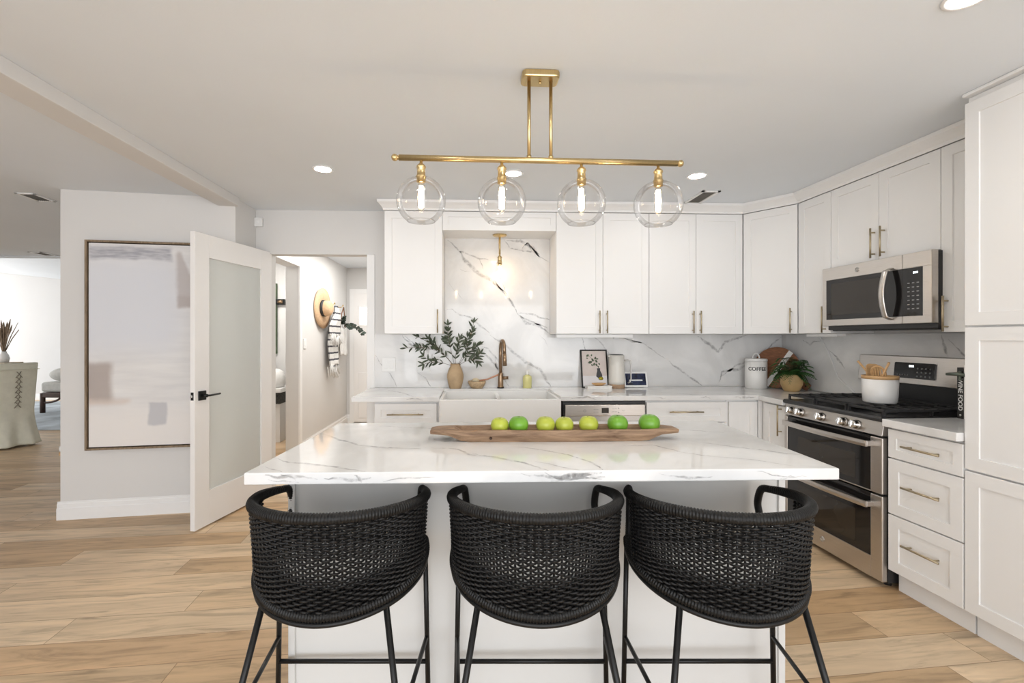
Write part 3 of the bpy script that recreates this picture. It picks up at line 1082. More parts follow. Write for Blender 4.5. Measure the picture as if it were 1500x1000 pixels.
# ------------------------------------------------------------------ kitchen island
isl = thing('kitchen_island', 'white kitchen island with a marbled top behind the three wicker stools', 'kitchen island', (0.27, 1.98, 0))
ox, oy = 0.27, 1.98
m = MB()
top = [(-0.738, 1.556), (1.233, 1.530), (1.282, 2.438), (-0.679, 2.446)]
m.prism([(a - ox, b - oy) for a, b in top], 0.876, 0.915, 'quartz', bev=0.004)
TI = lambda x, y: (x - ox, y - oy, 0.915)
UPZ = (0, 0, 1)
for pts, w in (([(-0.16, 1.885), (-0.069, 1.855), (-0.005, 1.766), (0.089, 1.722), (0.187, 1.643), (0.256, 1.545)], .0065), ([(0.0, 1.79), (0.05, 1.74), (0.10, 1.715)], .006),
               ([(0.171, 1.891), (0.265, 1.826), (0.367, 1.737), (0.422, 1.633), (0.435, 1.545)], .006), ([(0.222, 1.665), (0.289, 1.603), (0.357, 1.548)], .004),
               ([(0.615, 1.888), (0.739, 1.89), (0.80, 1.775), (0.86, 1.72), (1.0, 1.65), (1.1, 1.56)], .005), ([(-0.69, 2.165), (-0.644, 2.137), (-0.558, 2.04), (-0.458, 1.942), (-0.375, 1.899), (-0.2, 1.86)], .008),
               ([(-0.715, 1.744), (-0.678, 1.717), (-0.641, 1.684), (-0.544, 1.651), (-0.438, 1.601), (-0.35, 1.555)], .006), ([(-0.70, 1.628), (-0.62, 1.565)], .005),
               ([(0.93, 1.95), (1.05, 1.85), (1.17, 1.76), (1.235, 1.70)], .005), ([(0.90, 2.28), (1.0, 2.2), (1.16, 2.12)], .004), ([(-0.45, 2.35), (-0.2, 2.28), (0.0, 2.25)], .004)):
    vein(m, pts, w, TI, UPZ)
NF = (-0.0132, -0.9999, 0)
FI = lambda x, z: (x - ox, 1.556 - (x + 0.738) * 0.01319 - oy, z)
for pts, w in (([(-0.67, .907), (-0.63, .900), (-0.58, .898), (-0.50, .893)], .007), ([(-0.66, .892), (-0.56, .884)], .006), ([(-0.62, .906), (-0.59, .898), (-0.57, .89)], .009),
               ([(-0.48, .897), (-0.42, .900), (-0.37, .893), (-0.33, .905)], .006), ([(-0.38, .908), (-0.37, .895), (-0.36, .880)], .010), ([(-0.29, .885), (-0.22, .897), (-0.12, .893)], .005),
               ([(0.16, .905), (0.25, .893), (0.33, .9), (0.44, .89)], .006), ([(0.24, .91), (0.29, .89), (0.36, .90), (0.43, .908)], .008), ([(0.26, .882), (0.34, .888), (0.43, .883)], .006),
               ([(0.62, .90), (0.72, .893), (0.80, .897)], .004), ([(0.95, .905), (1.02, .893), (1.08, .89)], .005), ([(1.0, .883), (1.12, .887)], .004)):
    vein(m, pts, w, FI, NF)
m.build('island_top', isl)
m = MB()
body = [(-0.672, 1.812), (1.203, 1.786), (1.25, 2.405), (-0.645, 2.413)]
m.prism([(a - ox, b - oy) for a, b in body], 0.0, 0.876, 'island_paint')
m.build('base', isl)
m = MB()
m.prism([(a - ox, b - oy) for a, b in [(-0.690, 1.800), (-0.665, 1.7997), (-0.640, 2.42), (-0.668, 2.42)]], 0.0, 0.8755, 'island_paint', bev=0.002)
m.build('end_panel', isl)
m = MB()
m.prism([(a - ox, b - oy) for a, b in [(1.188, 1.776), (1.214, 1.7757), (1.262, 2.41), (1.236, 2.41)]], 0.0, 0.8755, 'island_paint', bev=0.002)
m.build('end_panel', isl)
m = MB()
m.lathe([(0.0, 0), (0.004, 0), (0.004, 0.003), (0, 0.004)], 'vent_dark', 10, (0, 0, 0), Matrix.Translation((0.186 - ox, 1.799 - oy, 0.478)) @ Matrix.Rotation(PI / 2, 4, 'X') @ Matrix.Scale(1.6, 4, (1, 0, 0)))
m.build('screw_cover', isl)

# ------------------------------------------------------------------ farmhouse sink and what stands by it
snk = thing('farmhouse_sink', 'white double-bowl farmhouse sink with an apron front', 'sink', (0.21, 3.44, 0))
m = MB()
SX0, SX1 = -0.4485, 0.4485       # local
m.prism(rounded(SX0, SX1, 0.0, 0.566, 0.012), 0.665, 0.69, 'porcelain', bev=0.004)     # floor
m.prism(rounded(SX0, SX1, 0.0, 0.035, 0.012), 0.668, 0.899, 'porcelain', bev=0.004)    # apron
m.box(SX0, SX1, 0.545, 0.566, 0.68, 0.899, 'porcelain', 0.003)
m.box(SX0, SX0 + 0.024, 0.03, 0.56, 0.68, 0.899, 'porcelain', 0.003)
m.box(SX1 - 0.024, SX1, 0.03, 0.56, 0.68, 0.899, 'porcelain', 0.003)
m.build('basin', snk)
m = MB()
m.prism([(a, b) for a, b in rounded(-0.016, 0.016, 0.03, 0.555, 0.008)], 0.685, 0.880, 'porcelain', bev=0.005)
m.build('divider', snk)
for sx in (-0.22, 0.22):
    m = MB()
    m.lathe([(0.0, 0), (0.04, 0.0), (0.045, 0.003), (0.0, 0.004)], 'chrome', 20, (sx, 0.30, 0.690))
    m.build('drain', snk)

fc = thing('faucet', 'bronze gooseneck faucet behind the sink', 'faucet', (0.250, 4.078, CT1))
m = MB()
m.lathe([(0, 0), (0.027, 0), (0.027, 0.012), (0.0235, 0.016), (0.0225, 0.085), (0.021, 0.125), (0.016, 0.135), (0, 0.135)], 'bronze', 24)
m.lathe([(0, -.0005), (0.030, -.0005), (0.030, 0.006), (0.027, 0.009)], 'black_metal', 24)
m.build('base', fc)
m = MB()
pts = [(0, 0, 0.13), (0, 0, 0.30)]
for i in range(1, 15):
    a = PI * i / 14
    pts.append((0.012 * (1 - math.cos(a)), -0.062 * (1 - math.cos(a)), 0.335 + 0.075 * math.sin(a) + 0.0))
pts.append((0.025, -0.126, 0.29))
m.tube(pts, 0.0145, 'bronze', 14)
m.tube([(0.025, -0.126, 0.30), (0.027, -0.130, 0.20)], [0.015, 0.019], 'bronze', 16)
m.tube([(0.027, -0.130, 0.205), (0.027, -0.130, 0.198)], 0.015, 'black_metal', 14)
m.build('spout', fc)
m = MB()
m.tube([(0.015, 0, 0.085), (0.062, -0.004, 0.088)], 0.0135, 'bronze', 14)
m.tube([(0.062, -0.004, 0.088), (0.066, -0.004, 0.088)], 0.0145, 'bronze', 14)
m.build('handle', fc)

vs = thing('vase', 'tan clay vase of olive branches left of the faucet', 'vase', (-0.142, 4.066, CT1))
m = MB()
m.lathe([(0, 0), (0.048, 0), (0.052, 0.004), (0.064, 0.05), (0.0715, 0.095), (0.070, 0.12), (0.058, 0.16), (0.044, 0.19), (0.041, 0.204), (0.043, 0.21), (0.039, 0.21), (0.036, 0.195), (0.05, 0.15), (0.05, 0.03), (0, 0.02)], 'vase_clay', 14)
m.build('body', vs)


def leaf(mb, p, d, up, L, w, mat, bendk=0.15):
    """a pointed leaf with a folded midrib and a back side"""
    d = Vector(d).normalized()
    s = d.cross(Vector(up))
    s = s.normalized() if s.length > 1e-4 else Vector((1, 0, 0))
    n = s.cross(d).normalized()
    p = Vector(p)
    t = bmesh.new()
    prev = None
    K = 5
    for i in range(K + 1):
        u = i / K
        c = p + d * (L * u) - n * (bendk * L * u * u)
        hw = w * math.sin(PI * min(1, u * 0.93 + 0.07)) ** 0.8
        row = [t.verts.new(c - s * hw + n * hw * 0.25), t.verts.new(c), t.verts.new(c + s * hw + n * hw * 0.25)]
        if prev:
            t.faces.new((prev[0], prev[1], row[1], row[0]))
            t.faces.new((prev[1], prev[2], row[2], row[1]))
        prev = row
    mb._add(t, mat, True)


def bez(p0, p1, p2, n=12):
    p0, p1, p2 = Vector(p0), Vector(p1), Vector(p2)
    return [p0 * (1 - t) ** 2 + p1 * 2 * t * (1 - t) + p2 * t * t for t in [i / n for i in range(n + 1)]]


def branch(name, label, cat, p0, p1, p2, n, L, w, mat, group, seed, r=0.0016, start=0.3, twigs=True):
    rnd = random.Random(seed)
    root = thing(name, label, cat, p0, 0, group)
    q = [Vector(p) - Vector(p0) for p in (p0, p1, p2)]
    pts = bez(*q)
    ms, ml = MB(), MB()
    ms.tube(pts, r, 'stem', 5)

    def leaves(pp, k, st):
        for i in range(k):
            u = st + (1 - st) * (i + rnd.uniform(-.2, .2)) / max(1, k - 1)
            u = max(0, min(0.999, u))
            f = u * (len(pp) - 1)
            a = int(f)
            c = pp[a].lerp(pp[a + 1], f - a)
            d = (pp[a + 1] - pp[a]).normalized()
            th = rnd.uniform(0, 2 * PI)
            sd_ = Vector((math.cos(th), 0.45 * math.sin(th), math.sin(th)))
            sd_ = (sd_ - d * sd_.dot(d)).normalized()
            for sgn in (1, -1):
                if rnd.random() < 0.12:
                    continue
                leaf(ml, c, d * 0.75 + sd_ * sgn * rnd.uniform(0.6, 1.0), (rnd.uniform(-1, 1), -1, rnd.uniform(0, 1)), L * rnd.uniform(0.7, 1.15), w * rnd.uniform(0.8, 1.2), mat)
        leaf(ml, pp[-1], pp[-1] - pp[-2], (0, -1, 0.3), L * 0.9, w, mat)
    leaves(pts, n, start)
    if twigs:
        for u in (0.45, 0.62):
            a = pts[int(u * 12)]
            d = (pts[int(u * 12) + 1] - pts[int(u * 12)]).normalized()
            sd_ = Vector((rnd.uniform(-1, 1), rnd.uniform(-.4, 0.1), rnd.uniform(0.1, 1)))
            e = a + (d * 0.7 + sd_ * 0.6).normalized() * rnd.uniform(0.08, 0.12)
            tw = bez(a, a + d * 0.05, e, 6)
            ms.tube(tw, r * 0.7, 'stem', 4)
            leaves(tw, 4, 0.35)
    ms.build('branch_stem', root)
    ml.build('leaves', root, kind='stuff')
    return root


vb = (-0.142, 4.066, CT1 + 0.19)
og = 'olive branches in the tan vase'
for i, (lb, off, p1, p2, n) in enumerate((
        ('olive branch in the tan vase reaching farthest left, under the wall cabinet', (-.02, 0), (-0.26, 4.02, 1.30), (-0.55, 3.97, 1.265), 9),
        ('olive branch in the tan vase rising left toward the wall cabinet bottom', (-.012, .01), (-0.25, 4.0, 1.26), (-0.45, 3.95, 1.36), 8),
        ('olive branch in the tan vase hanging low to the left across an outlet plate', (-.02, -.01), (-0.30, 3.96, 1.17), (-0.40, 3.93, 1.13), 6),
        ('tall olive branch in the tan vase standing up beside the cabinet side', (-.005, .012), (-0.20, 4.07, 1.30), (-0.205, 4.06, 1.46), 8),
        ('short upright olive branch in the middle of the tan vase', (.004, -.012), (-0.15, 4.0, 1.22), (-0.10, 3.99, 1.34), 8),
        ('tall olive branch in the tan vase leaning right, highest of the bunch', (.014, .006), (-0.02, 4.06, 1.27), (0.015, 4.07, 1.48), 10),
        ('olive branch in the tan vase curving right at middle height', (.018, -.002), (-0.04, 4.02, 1.22), (0.06, 4.02, 1.29), 9),
        ('low olive branch in the tan vase drooping right toward the wicker bowl', (.02, -.008), (0.0, 3.98, 1.20), (0.05, 3.95, 1.145), 7))):
    branch('olive_branch', lb, 'branch', (vb[0] + off[0], vb[1] + off[1], vb[2]), p1, p2, max(5, n - 2), 0.060, 0.0085, 'leaf_olive', og, 40 + i)

bw = thing('wicker_bowl', 'small tan woven bowl between the vase and the faucet', 'bowl', (0.044, 4.070, CT1))
m = MB()
m.lathe([(0, 0), (0.045, 0), (0.062, 0.018), (0.074, 0.042), (0.078, 0.062), (0.075, 0.062), (0.066, 0.035), (0.05, 0.012), (0, 0.008)], 'wicker_tan', 32, wob=lambda a, z: 1 + 0.012 * math.sin(18 * a))
m.build('body', bw)
br = thing('dish_brush', 'round scrub brush with a pinkish wooden handle lying in the woven bowl', 'brush', (0.044, 4.070, CT1 + 0.055))
m = MB()
m.tube([(0.02, -0.01, 0.010), (0.09, -0.015, 0.022), (0.185, -0.02, 0.062)], [0.008, 0.0065, 0.0075], 'pink_wood', 10)
m.build('handle', br)
m = MB()
m.ball((-0.010, -0.008, 0.012), 0.034, 'brush_bristle', 18, 10, (1, 1, 0.55))
m.build('bristles', br)

sp_ = thing('soap_bottle', 'small translucent yellow soap bottle behind the right sink bowl', 'bottle', (0.482, 4.078, CT1))
m = MB()
m.lathe([(0, 0), (0.034, 0), (0.038, 0.004), (0.039, 0.085), (0.036, 0.102), (0.018, 0.112), (0.013, 0.116), (0, 0.116)], 'soap_yellow', 28)
m.build('body', sp_)
m = MB()
m.lathe([(0, 0.115), (0.0135, 0.115), (0.0135, 0.124), (0.011, 0.130), (0.009, 0.150), (0, 0.152)], 'white_plastic', 18)
m.build('cap', sp_)

# switch plates
for nm, x, kind in (('switch_plate', -0.722, 'white double rocker switch plate near the hall opening'), ('outlet_plate', -0.424, 'white outlet plate behind the olive leaves')):
    t = thing(nm, kind, 'switch' if nm[0] == 's' else 'outlet', (x, FY, 1.116))
    MB().box(-0.058, 0.058, -0.006, -0.0005, -0.060, 0.060, 'white_plastic', 0.003).build('plate', t)
    for s in (-1, 1):
        m = MB()
        m.box(s * 0.024 - 0.016, s * 0.024 + 0.016, -0.010, -0.005, -0.033, 0.033, 'white_plastic', 0.002)
        m.build('rocker' if nm[0] == 's' else 'socket', t)

# ------------------------------------------------------------------ dishwasher
dw = thing('dishwasher', 'stainless dishwasher with a top control strip under the counter', 'dishwasher', (0.682, BF, 0))
MB().box(0.0, 0.624, 0.02, 0.6, 0.06, 0.872, 'black_enamel').build('tub', dw)
m = MB()
m.box(0.012, 0.615, -0.028, 0.018, 0.12, 0.725, 'stainless', 0.004)
m.build('door', dw)
m = MB()
m.box(0.012, 0.615, -0.028, 0.018, 0.768, 0.852, 'stainless', 0.004)
m.box(0.012, 0.615, -0.006, 0.018, 0.725, 0.768, 'stainless_side', 0.002)
cp = m.build('control_panel', dw)
m = MB()
m.box(0.285, 0.338, -0.0295, -0.0275, 0.790, 0.830, 'black_glass')
m.build('display', cp)
m = MB()
m.tube([(0.158 + 0.009 * math.cos(a), -0.0285, 0.808 + 0.009 * math.sin(a)) for a in [i * 2 * PI / 20 for i in range(20)]], 0.0012, 'ink_grey', 6, closed=True)
for x, z in ((0.232, .818), (0.252, .818), (0.232, .798), (0.252, .798), (.372, .822), (.392, .822), (.372, .800), (.392, .800)):
    m.box(x - 0.008, x + 0.008, -0.0288, -0.0278, z - 0.0012, z + 0.0012, 'ink_grey')
for z in (0.826, 0.795):
    m.lathe([(0, 0), (0.0045, 0), (0.0045, 0.001), (0, 0.001)], 'ink_grey', 12, (0, 0, 0), Matrix.Translation((0.413, -0.0280, z)) @ Matrix.Rotation(PI / 2, 4, 'X'))
m.tube([(0.438, -0.0285, 0.814), (0.448, -0.0285, 0.803), (0.458, -0.0285, 0.814)], 0.0011, 'ink_grey', 6)
for k in range(7):
    m.box(0.292 + k * 0.0055, 0.2955 + k * 0.0055, -0.0288, -0.0278, 0.776, 0.780, 'ink_black')
m.build('button_marks', cp)
MB().box(0.02, 0.61, 0.05, 0.07, 0.005, 0.115, 'black_enamel').build('toe_kick', dw)

# ------------------------------------------------------------------ range
rg = thing('gas_range', 'stainless double-oven gas range with black cooktop', 'range', RUN(1.1515, -0.02), RROT)
W_ = 0.761
MB().box(0.003, W_ - 0.003, 0.035, 0.615, 0.03, 0.898, 'black_enamel').build('body', rg)
m = MB()
for x in (0.05, W_ - 0.05):
    for y in (0.08, 0.55):
        m.lathe([(0, 0), (0.018, 0), (0.018, 0.03), (0, 0.03)], 'black_enamel', 12, (x, y, 0))
m.build('foot', rg)


def oven_door(name, z0, z1, gx0, gx1, gz0, gz1, hz_):
    m = MB()
    # steel face as four strips with rounded ends round the black glass
    m.box(0.002, gx0, 0.0, 0.034, z0, z1, 'stainless', 0.004)
    m.box(gx1, W_ - 0.002, 0.0, 0.034, z0, z1, 'stainless', 0.006)
    if gz0 - z0 > 0.004:
        m.box(gx0 - 0.002, gx1 + 0.002, 0.0, 0.034, z0, gz0, 'stainless', 0.002)
    o = m.build(name, rg)
    m = MB()
    m.box(gx0 - 0.001, gx1 + 0.001, 0.003, 0.034, gz0 + 0.0005, z1 - 0.001, 'black_glass', 0.001)
    m.box(gx0 + 0.10, gx1 - 0.10, 0.0022, 0.0032, gz0 + 0.035, gz1 - 0.045, 'oven_window')
    m.build('door_glass', o, label='black oven door glass')
    m = MB()
    pts = []
    for i in range(17):
        u = i / 16
        pts.append((0.045 + u * (W_ - 0.09 - 0.01), -0.040 - 0.018 * math.sin(PI * u), hz_ + 0.0))
    t = bmesh.new()
    rows = []
    for p in pts:
        rows.append([t.verts.new((p[0], p[1] + a, p[2] + b)) for a, b in ((-0.006, -0.016), (-0.009, 0.0), (-0.006, 0.016), (0.006, 0.016), (0.009, 0), (0.006, -0.016))])
    for a, b in zip(rows, rows[1:]):
        for k in range(6):
            t.faces.new((a[k], a[(k + 1) % 6], b[(k + 1) % 6], b[k]))
    t.faces.new(rows[0])
    t.faces.new(rows[-1][::-1])
    bmesh.ops.recalc_face_normals(t, faces=t.faces)
    m._add(t, 'stainless', False)
    for x in (0.055, W_ - 0.065):
        m.box(x - 0.012, x + 0.012, -0.040, 0.006, hz_ - 0.014, hz_ + 0.014, 'stainless_side', 0.003)
    m.build('oven_handle', o)
    return o


lo = oven_door('lower_oven_door', 0.035, 0.497, 0.03, W_ - 0.075, 0.150, 0.42, 0.440)
up = oven_door('upper_oven_door', 0.506, 0.812, 0.03, W_ - 0.075, 0.512, 0.735, 0.772)


def emblem(parent, x, y, z, r):
    m = MB()
    rot = Matrix.Translation((x, y, z)) @ Matrix.Rotation(PI / 2, 4, 'X')
    m.lathe([(0, 0), (r, 0), (r, 0.0012), (0, 0.0016)], 'stainless_side', 28, (0, 0, 0), rot)
    m.tube([(x + r * 0.93 * math.cos(a), y - 0.0016, z + r * 0.93 * math.sin(a)) for a in [i * 2 * PI / 28 for i in range(28)]], r * 0.07, 'chrome', 6, closed=True)
    for cx_, s in ((-0.28, 1), (0.26, 1)):
        m.tube([(x + r * (cx_ + 0.26 * math.cos(a)), y - 0.002, z + r * 0.42 * math.sin(a)) for a in [0.6 + i * 5.2 / 14 for i in range(15)]], r * 0.06, 'chrome', 5)
    m.build('emblem', parent)


emblem(lo, 0.345, -0.0005, 0.095, 0.017)
m = MB()
# slanted control strip
m.prism([(-0.002, 0.822), (0.012, 0.897), (0.06, 0.897), (0.06, 0.822)], 0.002, W_ - 0.002, 'stainless', 'x', 0.002)
cp = m.build('control_panel', rg)
for x in (0.077, 0.160, 0.338, 0.508, 0.598):
    m = MB()
    rot = Matrix.Translation((x, 0.003, 0.856)) @ Matrix.Rotation(PI / 2 - 0.18, 4, 'X')
    m.lathe([(0, 0), (0.027, 0), (0.027, 0.006), (0.023, 0.009)], 'stainless_side', 28, (0, 0, 0), rot)
    m.lathe([(0.023, 0.006), (0.022, 0.034), (0.019, 0.038), (0, 0.038)], 'chrome', 28, (0, 0, 0), rot)
    m.box(-0.005, 0.005, -0.019, 0.019, 0.036, 0.046, 'chrome', 0.002, mat=rot)
    m.build('knob', cp)
m = MB()
m.prism([(-0.008, 0.899), (-0.012, 0.914), (-0.004, 0.926), (0.60, 0.926), (0.60, 0.899)], 0.0, W_, 'black_enamel', 'x', 0.003)
ck = m.build('cooktop', rg)
m = MB()
for bx, by, r in ((0.15, 0.16, 0.05), (0.15, 0.44, 0.04), (0.38, 0.30, 0.045), (0.61, 0.16, 0.055), (0.61, 0.44, 0.04)):
    m.lathe([(0, 0), (r, 0), (r, 0.008), (r * 0.7, 0.009), (r * 0.7, 0.016), (0, 0.017)], 'cast_iron', 24, (bx, by, 0.926))
m.build('burner', ck)
for gx0, gx1 in ((0.012, 0.252), (0.262, 0.499), (0.509, 0.749)):
    m = MB()
    z0, z1 = 0.948, 0.962
    y0, y1 = 0.022, 0.575
    b = 0.012
    for x in (gx0, gx1 - b):
        m.box(x, x + b, y0, y1, z0, z1, 'cast_iron', 0.003)
    for y in (y0, y1 - b):
        m.box(gx0, gx1, y, y + b, z0, z1, 'cast_iron', 0.003)
    if gx0 > 0.2 and gx0 < 0.4:
        # flat griddle plate in the middle
        m.box(gx0 + 0.012, gx1 - 0.012, y0 + 0.06, y1 - 0.08, z0 + 0.004, z1 + 0.001, 'cast_iron', 0.003)
    else:
        n = 7
        for k in range(1, n):
            y = y0 + (y1 - y0) * k / n
            m.box(gx0, gx0 + (gx1 - gx0) * 0.40, y - 0.005, y + 0.005, z0 + 0.001, z1 + 0.003, 'cast_iron', 0.003)
            m.box(gx1 - (gx1 - gx0) * 0.40, gx1, y - 0.005, y + 0.005, z0 + 0.001, z1 + 0.003, 'cast_iron', 0.003)
        m.box((gx0 + gx1) / 2 - 0.006, (gx0 + gx1) / 2 + 0.006, y0, y1, z0, z1, 'cast_iron', 0.003)
    for x in (gx0, gx1 - b):
        for y in (y0, (y0 + y1) / 2, y1 - b):
            m.box(x, x + b, y, y + b, 0.926, z0 + 0.002, 'cast_iron')
    m.build('grate', ck)
m = MB()
m.box(0.004, W_ - 0.004, 0.592, 0.636, 0.90, 1.075, 'black_enamel')
m.build('back_panel', rg)
m = MB()
m.prism([(0.548, 1.062), (0.566, 1.235), (0.636, 1.235), (0.636, 1.062)], -0.004, W_ + 0.004, 'stainless', 'x', 0.004)
bg = m.build('backguard', rg)
m = MB()
SL = 0.018 / 0.173          # backguard lean
dx0, dx1, dz0, dz1 = 0.275, 0.535, 1.098, 1.196
rot = Matrix.Translation((0, 0.548 - 0.002, 1.062)) @ Matrix.Rotation(-math.atan(SL), 4, 'X')
m.prism([(a, b) for a, b in rounded(dx0, dx1, dz0 - 1.062, dz1 - 1.062, 0.008)], -0.006, 0.003, 'black_glass', 'y', mat=rot)
dp = m.build('display_panel', bg)
m = MB()
for k in range(3):
    m.box(0.375 + k * 0.011, 0.382 + k * 0.011, -0.008, -0.0065, 0.106, 0.118, 'digit_glow', mat=rot)
m.build('clock_digit', dp)
m = MB()
for i in range(4):
    for j in range(3):
        m.lathe([(0, 0), (0.006, 0), (0, 0.0004)], 'ink_grey', 10, (0, 0, 0), rot @ Matrix.Translation((0.43 + i * 0.026, -0.0062, 0.052 + j * 0.024)) @ Matrix.Rotation(PI / 2, 4, 'X'))
for i in range(5):
    m.lathe([(0, 0), (0.004, 0), (0, 0.0004)], 'ink_grey', 10, (0, 0, 0), rot @ Matrix.Translation((0.30 + i * 0.017, -0.0062, 0.056)) @ Matrix.Rotation(PI / 2, 4, 'X'))
m.build('button_marks', dp)
# utensil crock
CKX, CKY = RUN(0.682, 0.245)[:2]
ZC = 0.9625
cc = thing('utensil_crock', 'white ceramic crock with a wooden rim on the cooktop', 'crock', (CKX, CKY, ZC))
cc.scale = (0.82, 0.82, 1.0)
m = MB()
m.lathe([(0, 0), (0.094, 0), (0.101, 0.005), (0.106, 0.05), (0.108, 0.142), (0.102, 0.142), (0.096, 0.02), (0, 0.012)], 'white_ceramic', 44)
m.build('body', cc)
m = MB()
m.lathe([(0.103, 0.1425), (0.1095, 0.1425), (0.1095, 0.162), (0.103, 0.162)], 'pale_wood', 44)
m.lathe([(0.103, 0.162), (0.103, 0.1425)], 'pale_wood', 44)
m.build('rim', cc, label='pale wooden rim')
ug = 'wooden utensils in the white crock'


def utensil(name, label, base, tip, head):
    b_, t_2 = Vector(base), Vector(tip)
    for q_ in (b_, t_2):
        q_.x *= 0.82
        q_.y *= 0.82
    o = thing(name, label, 'utensil', (CKX + b_.x, CKY + b_.y, ZC + b_.z), 0, ug)
    d = t_2 - b_
    m = MB()
    m.tube([(0, 0, 0), d * 0.5, d], [0.005, 0.0055, 0.0065], 'pale_wood', 10)
    m.build('utensil_handle', o)
    if head:
        m = MB()
        mt = Matrix.Translation(d) @ d.to_track_quat('Z', 'X').to_matrix().to_4x4() @ Matrix.Rotation(head[2], 4, 'Z')
        if head[0] == 'slotted':
            for k in range(-2, 3):
                hw = 0.0036
                x = k * 0.0125
                ln = 0.045 * math.sqrt(max(0.05, 1 - (k / 2.9) ** 2))
                m.box(x - hw, x + hw, -0.0035, 0.0035, 0.045 - ln, 0.045 + ln, 'pale_wood', 0.002, mat=mt)
            rr = [(0.034 * math.cos(a), 0, 0.045 + 0.048 * math.sin(a)) for a in [i * 2 * PI / 28 for i in range(28)]]
            m.tube([mt @ Vector(p) for p in rr], 0.006, 'pale_wood', 8, closed=True)
        else:
            m.prism([(a, b + 0.035) for a, b in rounded(-head[1], head[1], -0.05, 0.05, 0.02)], -0.005, 0.005, 'pale_wood', 'y', 0.002, mt)
            if head[0] == 'heart':
                m.box(-head[1] * 0.9, head[1] * 0.9, -0.0065, 0.0065, 0.030, 0.034, 'pale_wood', mat=mt)
        m.build('head', o)
    return o


utensil('wooden_spatula', 'broad pale wooden spatula standing in the white crock', (-.02, .03, .02), (-.005, .055, .145), ('heart', 0.036, PI / 2 + 0.3))
utensil('slotted_spoon', 'slotted pale wooden spoon standing in the white crock', (0.02, 0.0, .02), (-.03, -.03, .135), ('slotted', 0.03, PI / 2))
utensil('wooden_spoon', 'thin wooden stick leaning left over the rim of the white crock', (0.05, -0.04, .02), (-.055, .135, .245), None)
utensil('wooden_spoon', 'wooden handle leaning right over the rim of the white crock', (-0.02, 0.05, .02), (-.045, -.125, .245), None)

# ------------------------------------------------------------------ microwave
mw = thing('microwave', 'stainless over-the-range microwave under the short cabinet', 'microwave', RUN(1.1185, 0.235), RROT)
MW = 0.757
MB().box(0.004, MW - 0.002, 0.040, 0.39, 1.404, 1.823, 'black_enamel', 0.003).build('body', mw)
m = MB()
m.box(0.0, 0.588, 0.0, 0.039, 1.432, 1.474, 'stainless', 0.003)
m.box(0.0, 0.588, 0.0, 0.039, 1.742, 1.826, 'stainless', 0.003)
m.box(0.0, 0.034, 0.0005, 0.039, 1.47, 1.745, 'stainless', 0.003)
md = m.build('door', mw)
m = MB()
m.prism([(a, b) for a, b in rounded(0.030, 0.590, 1.470, 1.746, 0.012)], 0.002, 0.037, 'black_glass', 'y')
m.box(0.075, 0.455, 0.0012, 0.0025, 1.505, 1.715, 'oven_window')
m.build('door_glass', md)
m = MB()
hp = [(0.520, 0.012, 1.762), (0.516, -0.03, 1.745)]
for i in range(11):
    u = i / 10
    hp.append((0.514, -0.034 - 0.022 * math.sin(PI * u), 1.735 - u * 0.255))
hp += [(0.516, -0.03, 1.470), (0.520, 0.012, 1.452)]
t = bmesh.new()
rows = []
for p in hp:
    rows.append([t.verts.new((p[0] + a, p[1] + b, p[2])) for a, b in ((-0.019, 0.004), (-0.014, -0.006), (0.014, -0.006), (0.019, 0.004), (0.012, 0.008), (-0.012, 0.008))])
for a, b in zip(rows, rows[1:]):
    for k in range(6):
        t.faces.new((a[k], a[(k + 1) % 6], b[(k + 1) % 6], b[k]))
t.faces.new(rows[0])
t.faces.new(rows[-1][::-1])
bmesh.ops.recalc_face_normals(t, faces=t.faces)
m._add(t, 'stainless', True)
m.build('handle', md)
emblem(md, 0.285, -0.0005, 1.784, 0.0155)
m = MB()
m.box(0.590, MW, 0.0, 0.039, 1.432, 1.474, 'stainless', 0.003)
m.box(0.590, MW, 0.0, 0.039, 1.742, 1.826, 'stainless', 0.003)
m.box(0.706, MW, 0.0005, 0.039, 1.47, 1.745, 'stainless', 0.003)
mp = m.build('control_panel', mw)
m = MB()
m.prism([(a, b) for a, b in rounded(0.5905, 0.708, 1.472, 1.744, 0.008)], 0.002, 0.037, 'black_glass', 'y')
m.build('keypad', mp)
m = MB()
for j in range(7):
    for i in range(3):
        m.box(0.618 + i * 0.027, 0.631 + i * 0.027, 0.0012, 0.0022, 1.512 + j * 0.024, 1.517 + j * 0.024, 'ink_grey')
m.build('key_marks', mp)
m = MB()
for k in range(3):
    m.box(0.652 + k * 0.010, 0.658 + k * 0.010, 0.0010, 0.0022, 1.710, 1.720, 'digit_glow')
m.build('clock_digit', mp)
m = MB()
m.box(0.02, MW - 0.02, 0.06, 0.36, 1.398, 1.405, 'black_metal')
m.build('vent_underside', mw)

